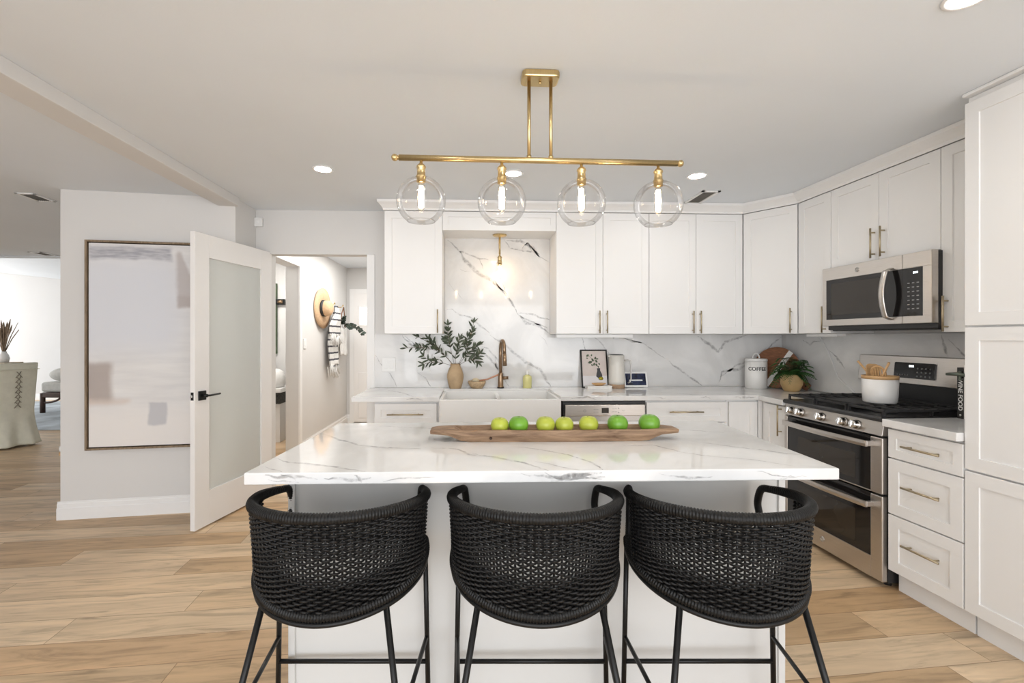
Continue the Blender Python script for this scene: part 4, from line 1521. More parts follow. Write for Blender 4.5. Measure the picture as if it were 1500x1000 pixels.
# ------------------------------------------------------------------ things on the back counter
fp = thing('framed_print', 'black-framed print of a eucalyptus vase leaning on the backsplash', 'picture', (1.075, 4.050, CT1 + 0.0005))
TL = math.atan(0.075 / 0.335)
rot = Matrix.Rotation(-TL, 4, 'X')
m = MB()
fw, fh, ft = 0.238, 0.338, 0.014
for x0, x1, z0, z1 in ((-fw / 2, -fw / 2 + 0.012, 0, fh), (fw / 2 - 0.012, fw / 2, 0, fh), (-fw / 2 + 0.012, fw / 2 - 0.012, 0, 0.012), (-fw / 2 + 0.012, fw / 2 - 0.012, fh - 0.012, fh)):
    m.box(x0, x1, 0, ft, z0, z1, 'black_metal', 0.0015, mat=rot)
m.build('frame', fp)
m = MB()
m.box(-fw / 2 + 0.011, fw / 2 - 0.011, 0.005, 0.008, 0.011, fh - 0.011, 'print_pink', mat=rot)
m.box(-fw / 2 + 0.012, fw / 2 - 0.012, 0.0045, 0.006, 0.012, 0.105, 'print_shelf', mat=rot)
m.prism([(0.030, 0.085), (0.012, 0.10), (0.016, 0.125), (0.024, 0.150), (0.022, 0.172), (0.050, 0.172), (0.050, 0.150), (0.064, 0.120), (0.066, 0.10), (0.052, 0.085)], 0.004, 0.0055, 'print_dark', 'y', mat=rot)
rnd = random.Random(5)
for (x, z, r) in ((-.055, .285, .014), (-.02, .288, .010), (.012, .262, .013), (-.06, .262, .008), (-.035, .225, .018), (-.012, .245, .015), (.02, .235, .013), (.028, .255, .011), (.045, .21, .010), (.0, .208, .014), (.02, .2, .012), (-.02, .20, .010), (.036, .185, .008)):
    m.lathe([(0, 0), (r, 0), (0, 0.0003)], 'print_leaf', 12, (0, 0, 0), rot @ Matrix.Translation((x, 0.0042 - rnd.random() * 0.0006, z)) @ Matrix.Rotation(PI / 2, 4, 'X') @ Matrix.Rotation(rnd.uniform(0, 3), 4, 'Z') @ Matrix.Scale(0.6, 4, (1, 0, 0)))
m.tube([rot @ Vector(p) for p in ((0.036, 0.0042, 0.172), (0.015, 0.0042, 0.23), (-0.05, 0.0042, 0.285))], 0.0012, 'print_leaf', 4)
m.lathe([(0, 0), (0.022, 0), (0, 0.0003)], 'lemon', 16, (0, 0, 0), rot @ Matrix.Translation((0.052, 0.0038, 0.082)) @ Matrix.Rotation(PI / 2, 4, 'X') @ Matrix.Scale(0.7, 4, (0, 1, 0)))
m.build('print', fp, label='printed sheet with leaves in a dark vase')
bk = thing('book', 'white book lying flat in front of the framed print', 'book', (1.085, 3.992, CT1 + 0.0005), 0)
m = MB()
m.box(-0.107, 0.107, -0.045, 0.040, 0, 0.003, 'paper_white')
m.box(-0.107, 0.107, -0.045, 0.040, 0.022, 0.025, 'paper_white')
m.box(-0.107, 0.107, 0.037, 0.040, 0.003, 0.022, 'paper_white')
m.build('cover', bk)
MB().box(-0.104, 0.104, -0.042, 0.037, 0.003, 0.022, 'linen_white').build('pages', bk)
tr = thing('wooden_dish', 'small oval wooden dish on the white book below the print', 'dish', (1.085, 3.985, CT1 + 0.0257))
m = MB()
m.lathe([(0, 0), (0.030, 0), (0.058, 0.014), (0.062, 0.022), (0.058, 0.022), (0.03, 0.008), (0, 0.006)], 'pale_wood', 30, (0, 0, 0), Matrix.Scale(0.55, 4, (0, 1, 0)))
m.build('body', tr)

kt = thing('kettle', 'white ceramic electric kettle with a wooden foot', 'kettle', (1.254, 4.035, CT1))
m = MB()
m.lathe([(0, 0.034), (0.068, 0.034), (0.068, 0.06), (0.066, 0.20), (0.064, 0.282), (0.060, 0.285), (0, 0.286)], 'cream_ceramic', 36)
m.prism([(-0.05, 0.25), (-0.082, 0.282), (-0.05, 0.283)], -0.012, 0.012, 'cream_ceramic', 'y', 0.003)
m.build('body', kt)
m = MB()
m.lathe([(0, 0), (0.066, 0), (0.069, 0.004), (0.069, 0.033), (0, 0.033)], 'cork', 36)
m.build('base', kt, label='wooden base')
m = MB()
m.tube([(0.060, -0.010, 0.238), (0.095, -0.012, 0.242), (0.116, -0.014, 0.235), (0.121, -0.014, 0.20), (0.122, -0.014, 0.08), (0.115, -0.014, 0.055), (0.095, -0.014, 0.045)], 0.0065, 'stainless_side', 12)
m.build('handle', kt, label='grey metal handle')
m = MB()
m.lathe([(0, 0.286), (0.058, 0.286), (0.056, 0.290), (0, 0.291)], 'black_metal', 30)
m.build('lid', kt)

sd = thing('smart_display', 'white-rimmed smart display with a dark blue screen', 'display', (1.435, 4.055, CT1), 0)
rot = Matrix.Rotation(-0.28, 4, 'X')
m = MB()
m.prism(rounded(-0.105, 0.105, 0.003, 0.142, 0.012), -0.003, 0.008, 'white_plastic', 'y', 0.002, rot)
m.prism([(-0.08, 0.0), (0.08, 0.0), (0.06, 0.07), (-0.06, 0.07)], 0.012, 0.060, 'white_plastic', 'y', 0.006)
m.build('housing', sd)
m = MB()
m.box(-0.090, 0.090, -0.0042, -0.002, 0.020, 0.125, 'screen_navy', mat=rot)
m.box(-0.055, 0.040, -0.0048, -0.0040, 0.056, 0.061, 'screen_line', mat=rot)
m.box(-0.055, -0.030, -0.0048, -0.0040, 0.045, 0.049, 'screen_line', mat=rot)
m.build('screen', sd)

cn = thing('coffee_canister', 'white lidded canister lettered COFFEE', 'canister', (2.462, 3.985, CT1))
m = MB()
m.lathe([(0, 0), (0.082, 0), (0.086, 0.003), (0.086, 0.232), (0, 0.232)], 'white_ceramic', 44)
m.build('body', cn)
m = MB()
m.lathe([(0, 0.2325), (0.088, 0.2325), (0.0885, 0.250), (0.084, 0.255), (0, 0.256)], 'white_ceramic', 44)
m.build('lid', cn)
m = MB()
m.tube([(0.030 * math.cos(a), 0, 0.256 + 0.042 * math.sin(a)) for a in [PI * i / 14 for i in range(15)]], 0.0065, 'white_ceramic', 10)
m.build('lid_handle', cn)
me = text_mesh('COFFEE', 0.042, 0.0, 'CENTER', 1.02)
m = MB()
va = math.atan2(-cn.location.y, -cn.location.x)      # faces the room


def bend(co):
    a = -PI / 2 - 0.42 + co.x / 0.0866
    return (0.0866 * math.cos(a), 0.0866 * math.sin(a), 0.168 + co.y)


m.mesh_from(me, 'ink_black', bend=bend)
m.build('lettering', cn, label='black letters COFFEE')

# round board leaning across the corner
bdc = Vector((2.635, 3.972))
bdn = -0.90
bd = thing('cutting_board', 'round dark wooden cutting board with a white stripe leaning in the corner', 'cutting board', (bdc.x, bdc.y, CT1), bdn)
lean = Matrix.Translation((0, -0.040, 0.004)) @ Matrix.Rotation(-0.20, 4, 'X')
R_ = 0.178
ha = -0.56
m = MB()
circ = [(R_ * math.cos(a), R_ + R_ * math.sin(a)) for a in [i * 2 * PI / 56 for i in range(56)]]
m.prism(circ, -0.010, 0.010, 'walnut_board', 'y', 0.002, lean)
m.build('disc', bd)
m = MB()
sa = math.radians(60)
# inlaid stripe: a chord band clipped to the disc
st = []
for sgn, off in ((1, -0.045), (-1, -0.005)):
    hl = math.sqrt((R_ - 0.001) ** 2 - off ** 2)
    for e in (-1, 1):
        u = e * sgn * hl
        st.append((u * math.cos(sa) - off * math.sin(sa), R_ + u * math.sin(sa) + off * math.cos(sa)))
m.prism(st, -0.0108, 0.0108, 'white_ceramic', 'y', 0, lean)
m.build('inlay_stripe', bd, label='white marble stripe')
m = MB()
hr = [(0.165, -0.034), (0.285, -0.032), (0.300, -0.024), (0.300, 0.024), (0.285, 0.032), (0.165, 0.034)]
hr = [(a * math.cos(ha) - b_ * math.sin(ha), R_ + a * math.sin(ha) + b_ * math.cos(ha)) for a, b_ in hr]
m.prism(hr, -0.009, 0.009, 'walnut_board', 'y', 0.003, lean)
hc = (0.272 * math.cos(ha), R_ + 0.272 * math.sin(ha))
m.lathe([(0, 0), (0.0075, 0), (0, 0.0006)], 'ink_black', 16, (0, 0, 0), lean @ Matrix.Translation((hc[0], -0.0095, hc[1])) @ Matrix.Rotation(PI / 2, 4, 'X'))
m.build('handle', bd)

# fern
fx, fy = 2.612, 3.745
fn = thing('potted_fern', 'green fern in a round tan wooden pot in front of the cutting board', 'plant', (fx, fy, CT1))
m = MB()
m.lathe([(0, 0), (0.052, 0), (0.060, 0.012), (0.078, 0.055), (0.081, 0.085), (0.078, 0.125), (0.075, 0.137), (0.069, 0.137), (0.068, 0.11), (0, 0.105)], 'pot_wood', 28, wob=lambda a, z: 1 + 0.022 * math.cos(7 * a))
m.build('pot', fn)
ml = MB()
rnd = random.Random(11)
for k in range(38):
    az = k * 2.399 + rnd.uniform(-.2, .2)
    reach = rnd.uniform(0.12, 0.265)
    lift = rnd.uniform(0.03, 0.17)
    drop = rnd.uniform(0.0, 0.17) if reach > 0.15 else 0.0
    ca, sa_ = math.cos(az), math.sin(az)
    if sa_ > 0:
        reach *= 0.62
    if ca > 0.3:
        reach *= 0.72
    p0 = Vector((0.03 * ca, 0.03 * sa_, 0.12))
    p1 = Vector((reach * 0.5 * ca, reach * 0.5 * sa_, 0.135 + lift * 1.25))
    p2 = Vector((reach * ca, reach * sa_, max(0.03, 0.125 + lift - drop)))
    pts = bez(p0, p1, p2, 15)
    ml.tube(pts, 0.0012, 'leaf_fern', 4)
    for i in range(3, 16):
        d = (pts[i] - pts[i - 1]).normalized()
        s = d.cross(Vector((0, 0, 1))).normalized()
        L = 0.040 * math.sin(PI * (0.18 + 0.80 * i / 15.0)) + 0.006
        for sg in (1, -1):
            leaf(ml, pts[i], s * sg + d * 0.45 + Vector((0, 0, -0.12)), (0, 0, 1), L, 0.0062, 'leaf_fern', 0.2)
ml.build('fronds', fn, kind='stuff')

# cookbooks
cg = 'cookbooks beside the pantry'


def spine_book(label, s0, s1, o0_, o1_, h, mat, txt, tmat, tsize, ty, mark):
    x0 = RUN(s0, o0_, CT1 + 0.0045)
    t = thing('book', label, 'book', x0, RROT, cg)
    w = s0 - s1
    m = MB()
    m.box(0, 0.003, 0, o1_ - o0_, 0, h, mat)
    m.box(w - 0.003, w, 0, o1_ - o0_, 0, h, mat)
    m.box(0.003, w - 0.003, 0, 0.003, 0, h, mat)
    m.build('cover', t)
    MB().box(0.003, w - 0.003, 0.003, o1_ - o0_ - 0.004, 0.004, h - 0.004, 'paper_white').build('pages', t)
    me = text_mesh(txt, tsize, 0.0, 'CENTER', 1.0)
    m = MB()
    mt = Matrix.Translation((w / 2, -0.0006, ty)) @ Matrix.Rotation(PI / 2, 4, 'X') @ Matrix.Rotation(-PI / 2, 4, 'Z')
    m.mesh_from(me, tmat, mt)
    if mark:
        m.lathe([(0, 0), (0.006, 0), (0, 0.0003)], tmat, 12, (0, 0, 0), Matrix.Translation((w / 2, -0.0006, 0.018)) @ Matrix.Rotation(PI / 2, 4, 'X'))
    m.build('lettering', t)
    return t


spine_book('black cookbook with WINE FOOD on its spine, beside the range', 0.365, 0.333, 0.385, 0.575, 0.272, 'book_black', 'WINE FOOD', 'ink_white', 0.030, 0.128, True)
spine_book('white cookbook with grey letters against the pantry side', 0.331, 0.291, 0.385, 0.59, 0.285, 'paper_white', 'PLENTY MORE', 'ink_grey', 0.026, 0.13, False)
gc = thing('metal_clip', 'small grey-green metal bookend bar across the cookbook tops', 'bookend', RUN(0.350, 0.378, CT1 + 0.238), RROT)
m = MB()
m.tube([(-0.055, -0.010, 0.0), (0.0, -0.006, 0.004), (0.06, -0.006, -0.002)], [0.007, 0.010, 0.008], 'sage_metal', 10)
m.box(0.0, 0.012, -0.004, 0.004, -0.03, 0.02, 'sage_metal', 0.002)
m.build('bar', gc)

# under-cabinet fittings
ul = thing('under_cabinet_light', 'thin white light bar under the cabinet right of the sink', 'light', (0.705, 3.88, UZ0 - 0.0005))
MB().box(0, 0.64, 0, 0.07, -0.030, -0.001, 'white_plastic', 0.003).build('housing', ul)
MB().box(0.50, 0.545, 0.075, 0.115, -0.038, -0.001, 'white_plastic', 0.003).build('plug_box', ul)
ul2 = thing('under_cabinet_light', 'short white light bar under the cabinet beside the microwave', 'light', RUN(1.43, 0.36, UZ0 - 0.0005), RROT)
MB().box(0.0, 0.29, 0, 0.07, -0.022, -0.001, 'white_plastic', 0.003).build('housing', ul2)
m = MB()
cpts = [RUN(1.60, 0.60, 1.372), RUN(1.575, 0.612, 1.325), RUN(1.52, 0.613, 1.24), RUN(1.46, 0.613, 1.12), RUN(1.42, 0.613, 1.045), RUN(1.32, 0.613, 0.975), RUN(1.24, 0.612, 0.925)]
cs = []
for a, b in zip(cpts, cpts[1:]):
    for i in range(4):
        cs.append(Vector(a).lerp(Vector(b), i / 4))
cs.append(Vector(cpts[-1]))
m.tube(cs, 0.0042, 'white_plastic', 8)
tag(m.build('power_cord'), 'white power cord running down the right backsplash behind the range', 'cord')

# ------------------------------------------------------------------ dough bowl and apples
db = thing('dough_bowl', 'long rustic wooden dough bowl holding green apples on the island', 'bowl', (0.355, 2.028, 0.9155), math.radians(-0.9))
secs = []
XS = [-0.53, -0.525, -0.50, -0.455, -0.43, -0.40, -0.36, -0.25, -0.1, 0.1, 0.25, 0.36, 0.40, 0.43, 0.455, 0.50, 0.525, 0.53]
rnd = random.Random(3)
t = bmesh.new()
rows = []
for x in XS:
    ax = abs(x)
    if ax > 0.45:
        zb, cav = 0.026 + (ax - 0.45) * 0.05, 0.0
        hw = 0.060 - (ax - 0.45) * 0.22
    else:
        zb = 0.026 * max(0, (ax - 0.39) / 0.06) if ax > 0.39 else 0.0
        hw = 0.074 - 0.014 * (ax / 0.45) ** 2
        cav = 0.030 if ax < 0.385 else (0.016 if ax < 0.42 else 0.0)
    zt = 0.050 + rnd.uniform(-.0012, .0012) - (0.004 if ax > 0.5 else 0)
    bw_ = hw * 0.86
    iw = hw - 0.012
    rows.append([t.verts.new((x, y, z)) for y, z in ((-bw_, zb), (-hw, zb + (zt - zb) * 0.55), (-hw, zt - 0.003), (-hw + 0.004, zt), (-iw, zt - 0.0005), (-iw * 0.80, zt - cav * 0.9), (0, zt - cav),
                                                     (iw * 0.80, zt - cav * 0.9), (iw, zt - 0.0005), (hw - 0.004, zt), (hw, zt - 0.003), (hw, zb + (zt - zb) * 0.55), (bw_, zb))])
for a, b in zip(rows, rows[1:]):
    k = len(a)
    for i in range(k):
        t.faces.new((a[i], a[(i + 1) % k], b[(i + 1) % k], b[i]))
t.faces.new(rows[0])
t.faces.new(rows[-1][::-1])
bmesh.ops.recalc_face_normals(t, faces=t.faces)
m = MB()
m._add(t, 'bowl_wood', False)
m.lathe([(0, 0), (0.006, 0), (0, 0.0008)], 'dark_wood', 14, (0, 0, 0), Matrix.Translation((-0.275, -0.0705, 0.018)) @ Matrix.Rotation(PI / 2 - 0.2, 4, 'X'))
m.build('trough', db)


def apple_shape(co):
    r = math.hypot(co.x, co.y)
    R0 = 0.041
    z = co.z * (0.94 if co.z > 0 else 0.97)
    q = max(0, 1 - r / (R0 * 0.62))
    z -= (0.011 if co.z > 0 else -0.006) * q * q
    a = math.atan2(co.y, co.x)
    k = 1.0 + 0.02 * math.cos(5 * a) + (0.035 if co.z > 0 else -0.035) * min(1, abs(co.z) / R0)
    return Vector((co.x * k, co.y * k, z))


ag = 'green apples in the dough bowl'
first = {}
apl = [(0.120, 'apple_skin_yellow', 0.95, 'yellow-green apple at the left end of the row in the dough bowl'),
       (0.203, 'apple_skin_green', 1.03, 'green apple touching the leftmost apple in the dough bowl'),
       (0.318, 'apple_skin_yellow', 1.0, 'yellow-green apple third from the left in the dough bowl'),
       (0.401, 'apple_skin_yellow', 0.97, 'yellow-green apple in the middle of the row in the dough bowl'),
       (0.506, 'apple_skin_yellow', 1.02, 'yellow-green apple standing alone, third from the right in the dough bowl'),
       (0.634, 'apple_skin_green', 1.07, 'green apple second from the right in the dough bowl'),
       (0.772, 'apple_skin_green', 1.10, 'large green apple at the right end of the dough bowl')]
for i, (x, mt_, sc_, lb) in enumerate(apl):
    loc = (x, 2.028 - (x - 0.355) * 0.0157, 0.9155 + 0.0215 + 0.039 * sc_)
    if mt_ not in first:
        t = thing('apple', lb, 'fruit', loc, 0.6 * i, ag)
        MB().ball((0, 0, 0), 0.041, mt_, 28, 18, (1, 1, 1), apple_shape).build('skin', t)
        MB().tube([(0, 0, 0.026), (0.001, 0.001, 0.030), (0.003, 0.002, 0.0345)], 0.0013, 'stem', 6).build('stem', t)
        first[mt_] = t
    else:
        t = copy_tree(first[mt_], loc, 0.6 * i, lb)
    t.scale = (sc_, sc_, sc_)

# ------------------------------------------------------------------ lights
lf = thing('linear_pendant', 'brass bar chandelier with four clear glass globes over the island', 'light fixture', (0.285, 1.962, CEIL - 0.001), math.radians(0.8))
m = MB()
m.prism(rounded(-0.078, 0.078, -0.045, 0.045, 0.02), -0.030, 0.0, 'brushed_gold', 'z', 0.006)
m.lathe([(0, 0), (0.005, 0), (0.006, 0.008), (0.004, 0.012), (0, 0.012)], 'brushed_gold', 14, (0.0, 0, -0.042))
m.build('canopy', lf)
ZB = -0.360
for x in (-0.046, 0.046):
    m = MB()
    m.tube([(x, 0, -0.028), (x, 0, ZB)], 0.0075, 'brushed_gold', 14)
    m.lathe([(0, 0), (0.010, 0), (0.010, 0.012), (0, 0.012)], 'brushed_gold', 14, (x, 0, ZB + 0.008))
    m.build('rod', lf)
m = MB()
m.tube([(-0.585, 0, ZB), (0.588, 0, ZB)], 0.0125, 'brushed_gold', 18)
for s in (-1, 1):
    m.tube([(s * 0.585, 0, ZB), (s * 0.592, 0, ZB)], 0.0095, 'brushed_gold', 14)
    m.ball((s * 0.602, 0, ZB), 0.0145, 'brushed_gold', 18, 12)
m.build('bar', lf)
GR = 0.101


def pendant_lamp(parent, x, y, z, globe=True):
    """socket hanging from z with a tube bulb, and a globe open at the bottom"""
    m = MB()
    m.lathe([(0, 0), (0.006, 0), (0.006, -0.012), (0.012, -0.016), (0.019, -0.024), (0.020, -0.030), (0.0165, -0.034), (0.0175, -0.060), (0.0205, -0.063), (0.0205, -0.070), (0.0185, -0.073), (0.0185, -0.090), (0, -0.090)], 'brushed_gold', 22, (x, y, z))
    so = m.build('socket', parent)
    if globe:
        m = MB()
        zc = z - 0.066 - GR
        pr = []
        for i in range(31):
            a = math.radians(-56 + (135) * i / 30)
            pr.append((GR * math.cos(a), GR * math.sin(a)))
        m.lathe(pr, 'clear_glass', 48, (x, y, zc))
        m.tube([(x + (pr[0][0]) * math.cos(a), y + pr[0][0] * math.sin(a), zc + pr[0][1]) for a in [i * 2 * PI / 48 for i in range(48)]], 0.0016, 'clear_glass', 6, closed=True)
        m.build('glass_globe', parent, label='clear glass globe open at the bottom')
    m = MB()
    m.lathe([(0.011, -0.090), (0.0125, -0.100), (0.0165, -0.115), (0.0165, -0.192), (0.011, -0.203), (0, -0.206)], 'bulb_glass', 20, (x, y, z))
    bu = m.build('bulb', so)
    m = MB()
    for k in range(5):
        a = k * 2 * PI / 5
        m.tube([(x + 0.006 * math.cos(a), y + 0.006 * math.sin(a), z - 0.106), (x + 0.0095 * math.cos(a + .6), y + 0.0095 * math.sin(a + .6), z - 0.150), (x + 0.007 * math.cos(a + .3), y + 0.007 * math.sin(a + .3), z - 0.194)], 0.0042, 'filament', 6)
    m.build('filament', bu)


for x in (-0.494, -0.160, 0.176, 0.506):
    pendant_lamp(lf, x, 0, ZB - 0.010)
ps = thing('sink_pendant', 'small brass pendant with a bare tube bulb in the sink alcove', 'light fixture', (0.236, 3.985, 2.2215))
m = MB()
m.lathe([(0, 0), (0.060, 0), (0.060, -0.006), (0.052, -0.012), (0.014, -0.014), (0.009, -0.022), (0, -0.022)], 'brushed_gold', 32)
m.build('canopy', ps)
MB().tube([(0, 0, -0.015), (0, 0, -0.165)], 0.0085, 'brushed_gold', 14).build('rod', ps)
pendant_lamp(ps, 0, 0, -0.163, False)

dg = 'recessed ceiling lights'
dl0 = None
for x, y, lb in ((-0.971, 3.119, 'round recessed ceiling light nearest the hall opening'), (0.279, 3.150, 'round recessed ceiling light behind the second glass globe'),
                 (1.531, 3.144, 'round recessed ceiling light left of the ceiling vent'), (1.600, 1.452, 'large-looking recessed ceiling light cut by the frame at the upper right'),
                 (0.34, 1.40, 'recessed ceiling light above the frame centre, in front of the chandelier'), (-0.95, 1.42, 'recessed ceiling light above the left side of the island')):
    if dl0 is None:
        dl0 = thing('recessed_light', lb, 'ceiling light', (x, y, CEIL), 0, dg)
        m = MB()
        m.lathe([(0.050, -0.001), (0.066, -0.001), (0.068, -0.004), (0.064, -0.007), (0.052, -0.006), (0.050, -0.003)], 'white_plastic', 40)
        m.build('trim_ring', dl0)
        m = MB()
        m.lathe([(0, -0.0035), (0.0515, -0.0035), (0.0515, -0.0045), (0, -0.0045)], 'downlight', 40)
        m.build('diffuser', dl0)
    else:
        copy_tree(dl0, (x, y, CEIL), None, lb)


def vent(label, loc, rz, w, l):
    t = thing('ceiling_vent', label, 'vent', loc, rz)
    m = MB()
    m.box(-w / 2, w / 2, -l / 2, -l / 2 + 0.02, -0.008, -0.0005, 'white_plastic')
    m.box(-w / 2, w / 2, l / 2 - 0.02, l / 2, -0.008, -0.0005, 'white_plastic')
    m.box(-w / 2, -w / 2 + 0.02, -l / 2, l / 2, -0.008, -0.0005, 'white_plastic')
    m.box(w / 2 - 0.02, w / 2, -l / 2, l / 2, -0.008, -0.0005, 'white_plastic')
    m.build('frame', t)
    m = MB()
    m.box(-w / 2 + 0.02, w / 2 - 0.02, -l / 2 + 0.02, l / 2 - 0.02, -0.002, -0.0005, 'vent_dark')
    k = int((w - 0.04) / 0.014)
    for i in range(k):
        x = -w / 2 + 0.024 + i * 0.014
        m.box(x, x + 0.003, -l / 2 + 0.02, l / 2 - 0.02, -0.007, -0.002, 'vent_dark')
    m.build('grille', t)


vent('white ceiling vent above the right-hand wall cabinets', (1.798, 3.62, CEIL), 0, 0.14, 0.32)
vent('ceiling vent in the dining area left of the painting wall', (-3.415, 3.84, CEIL), 0.1, 0.14, 0.22)
vent('distant ceiling vent near the dining area header', (-5.62, 6.42, CEIL), 0, 0.16, 0.25)
ms_ = thing('motion_sensor', 'small white sensor box high in the corner beside the hall opening', 'sensor', (-1.835, WBY - 0.001, 2.345), 0)
MB().box(-0.036, 0.036, -0.030, 0, -0.038, 0.038, 'white_plastic', 0.006).build('housing', ms_)
MB().box(-0.012, 0.012, -0.033, -0.029, -0.014, 0.012, 'white_plastic', 0.002).build('lens', ms_)

# ------------------------------------------------------------------ painting on the partition
ang = math.atan2(3.795 - 3.632, -1.862 + 3.055)
pt = thing('painting', 'large pale abstract painting in a thin wood frame on the partition', 'painting', (-2.868, 3.632 + 0.187 * math.tan(ang) - 0.006, 0.516), ang)
PW, PH = 0.86, 1.562
m = MB()
for x0, x1, z0, z1 in ((0, 0.014, 0, PH), (PW - 0.014, PW, 0, PH), (0.014, PW - 0.014, 0, 0.014), (0.014, PW - 0.014, PH - 0.014, PH)):
    m.box(x0, x1, -0.048, 0.0, z0, z1, 'frame_wood', 0.001)
m.build('frame', pt)
m = MB()
m.box(0.0, PW - 0.044, -0.036, -0.006, 0.0, PH - 0.044, 'abstract_canvas')
c = m.build('canvas', pt)
c.location = (0.022, 0, 0.022)

# ------------------------------------------------------------------ stools


def make_stool(label, loc, rz):
    root = thing('counter_stool', label, 'stool', loc, rz, 'black wicker stools along the island')
    R0 = 0.283
    FMAX = math.radians(112)

    def plan(phi, r):
        return r * math.sin(phi), -r * math.cos(phi)

    def topz(phi):
        return 0.834 - 0.040 * abs(phi / FMAX) ** 2

    def botz(phi):
        return 0.532 + 0.072 * abs(phi / FMAX) ** 1.7

    def botr(phi):
        return 0.262 + (R0 - 0.262) * abs(phi / FMAX) ** 2
    n = 480
    # wrapped rim that runs round the back, bends down at each arm tip and returns along the seat
    m = MB()
    rim = []
    for i in range(n + 1):
        phi = -FMAX + 2 * FMAX * i / n
        x, y = plan(phi, R0)
        rim.append(Vector((x, y, topz(phi))))
    m.tube(rim, [0.0130 + 0.0040 * min(1.0, min(i, n - i) / 45.0) for i in range(n + 1)], 'black_wicker', 12, rfun=lambda i: 1 + 0.085 * math.sin(i * PI / 2 + 0.4))
    m.build('rim', root)
    for s in (-1, 1):
        m = MB()
        phi = s * FMAX
        x, y = plan(phi, R0)
        d = Vector((math.cos(phi), math.sin(phi), 0)) * s
        a = Vector((x, y, topz(FMAX)))
        b_ = Vector((plan(phi, botr(FMAX))[0], plan(phi, botr(FMAX))[1], botz(FMAX)))
        c1 = a + d * 0.036 + Vector((0, 0, -0.010))
        c2 = a + d * 0.052 + Vector((0, 0, -0.062))
        c3 = b_ + d * 0.040 + Vector((0, 0, 0.05))
        ctl = [a, c1, c2, c2.lerp(c3, 0.5), c3, b_ + d * 0.026 + Vector((0, 0, 0.01)), b_]
        pts = []
        for k in range(len(ctl) - 1):
            for q in range(14):
                u = q / 14
                P0 = ctl[max(0, k - 1)]
                P1, P2 = ctl[k], ctl[k + 1]
                P3 = ctl[min(len(ctl) - 1, k + 2)]
                pts.append(0.5 * ((2 * P1) + (P2 - P0) * u + (2 * P0 - 5 * P1 + 4 * P2 - P3) * u * u + (3 * P1 - P0 - 3 * P2 + P3) * u ** 3))
        pts.append(ctl[-1])
        m.tube(pts, 0.0130, 'black_wicker', 12, rfun=lambda i: 1 + 0.06 * (1 if i % 2 else -1))
        m.build('arm', root)
    m = MB()
    ring = []
    for i in range(n + 1):
        phi = -FMAX + 2 * FMAX * i / n
        x, y = plan(phi, botr(phi))
        ring.append(Vector((x, y, botz(phi) + 0.010)))
    m.tube(ring, 0.0150, 'black_wicker', 12, rfun=lambda i: 1 + 0.15 * math.sin(i * PI / 2 + 0.4))
    m.build('wrapped_edge', root)
    m = MB()
    ring2 = []
    for i in range(81):
        phi = -FMAX + 2 * FMAX * i / 80
        x, y = plan(phi, botr(phi) + 0.004)
        ring2.append(Vector((x, y, botz(phi) - 0.012)))
    m.tube(ring2, 0.0085, 'black_metal', 10)
    xa, ya, za = ring2[0]
    m.tube([(xa, ya, za), (-xa, ya, za)], 0.0085, 'black_metal', 10)
    m.build('seat_frame', root)
    # woven shell
    PHW = math.radians(88)
    ST = 37
    rows = 34
    m = MB()
    for k in range(ST + 1):
        phi = -PHW + 2 * PHW * k / ST
        xb, yb = plan(phi, botr(phi))
        xt, yt = plan(phi, R0)
        a, b_ = Vector((xb, yb, botz(phi) + 0.008)), Vector((xt, yt, topz(phi) - 0.008))
        m.tube([a, a.lerp(b_, 0.5), b_], 0.0036 if 0 < k < ST else 0.006, 'black_wicker', 6)
    m.build('stakes', root)
    m = MB()
    rnd = random.Random(9)
    per = 8
    for j in range(rows):
        t0 = (j + 0.8) / (rows + 0.6)
        pts = []
        ph = rnd.uniform(-0.12, 0.12)
        lift = [rnd.uniform(-0.0009, 0.0009) for _ in range(ST + 1)]
        for i in range(ST * per + 1):
            u = i / (ST * per)
            phi = -PHW + 2 * PHW * u
            tt = t0
            r = botr(phi) * (1 - tt) + R0 * tt
            z = (botz(phi) + 0.010) * (1 - tt) + (topz(phi) - 0.012) * tt
            w = 0.0066 * math.cos(PI * (u * ST) + PI * j + ph)
            x, y = plan(phi, r + w)
            z += lift[int(u * ST)] + 0.0014 * math.cos(2 * PI * u * ST + ph)
            pts.append(Vector((x, y, z)))
        mid = 1 - 0.34 * math.exp(-((t0 - 0.45) / 0.26) ** 2)
        m.tube(pts, 0.00475, 'black_wicker', 6, rfun=lambda i, mm=mid: mm * (1 + (0.10 if abs(i / (ST * per) - 0.5) > 0.33 else 0.0)))
    m.build('woven_shell', root)
    # seat
    m = MB()

    def seat_pt(u, v):
        phi = -FMAX + 2 * FMAX * u
        x, y = plan(phi, botr(phi) - 0.012)
        z = botz(phi) + 0.012
        cx_, cy_, cz_ = x * 0.0, 0.09, 0.595
        return Vector((x * (1 - v) + cx_ * v, y * (1 - v) + cy_ * v, z * (1 - v) + cz_ * v + 0.02 * math.sin(PI * min(1, v * 1.2) * 0.5)))
    m.quadgrid(seat_pt, 40, 8, 'black_wicker', True, -0.012)
    m.build('seat', root)
    m = MB()
    m.prism([(0.225 * math.sin(a), 0.02 - 0.225 * math.cos(a) * (1.0 if math.cos(a) > 0 else 0.5)) for a in [i * 2 * PI / 40 for i in range(40)]], 0.585, 0.625, 'seat_pad', 'z', 0.012)
    m.build('seat_pad', root, label='light grey seat pad')
    # legs
    fxa, fya, fza = ring2[-1]
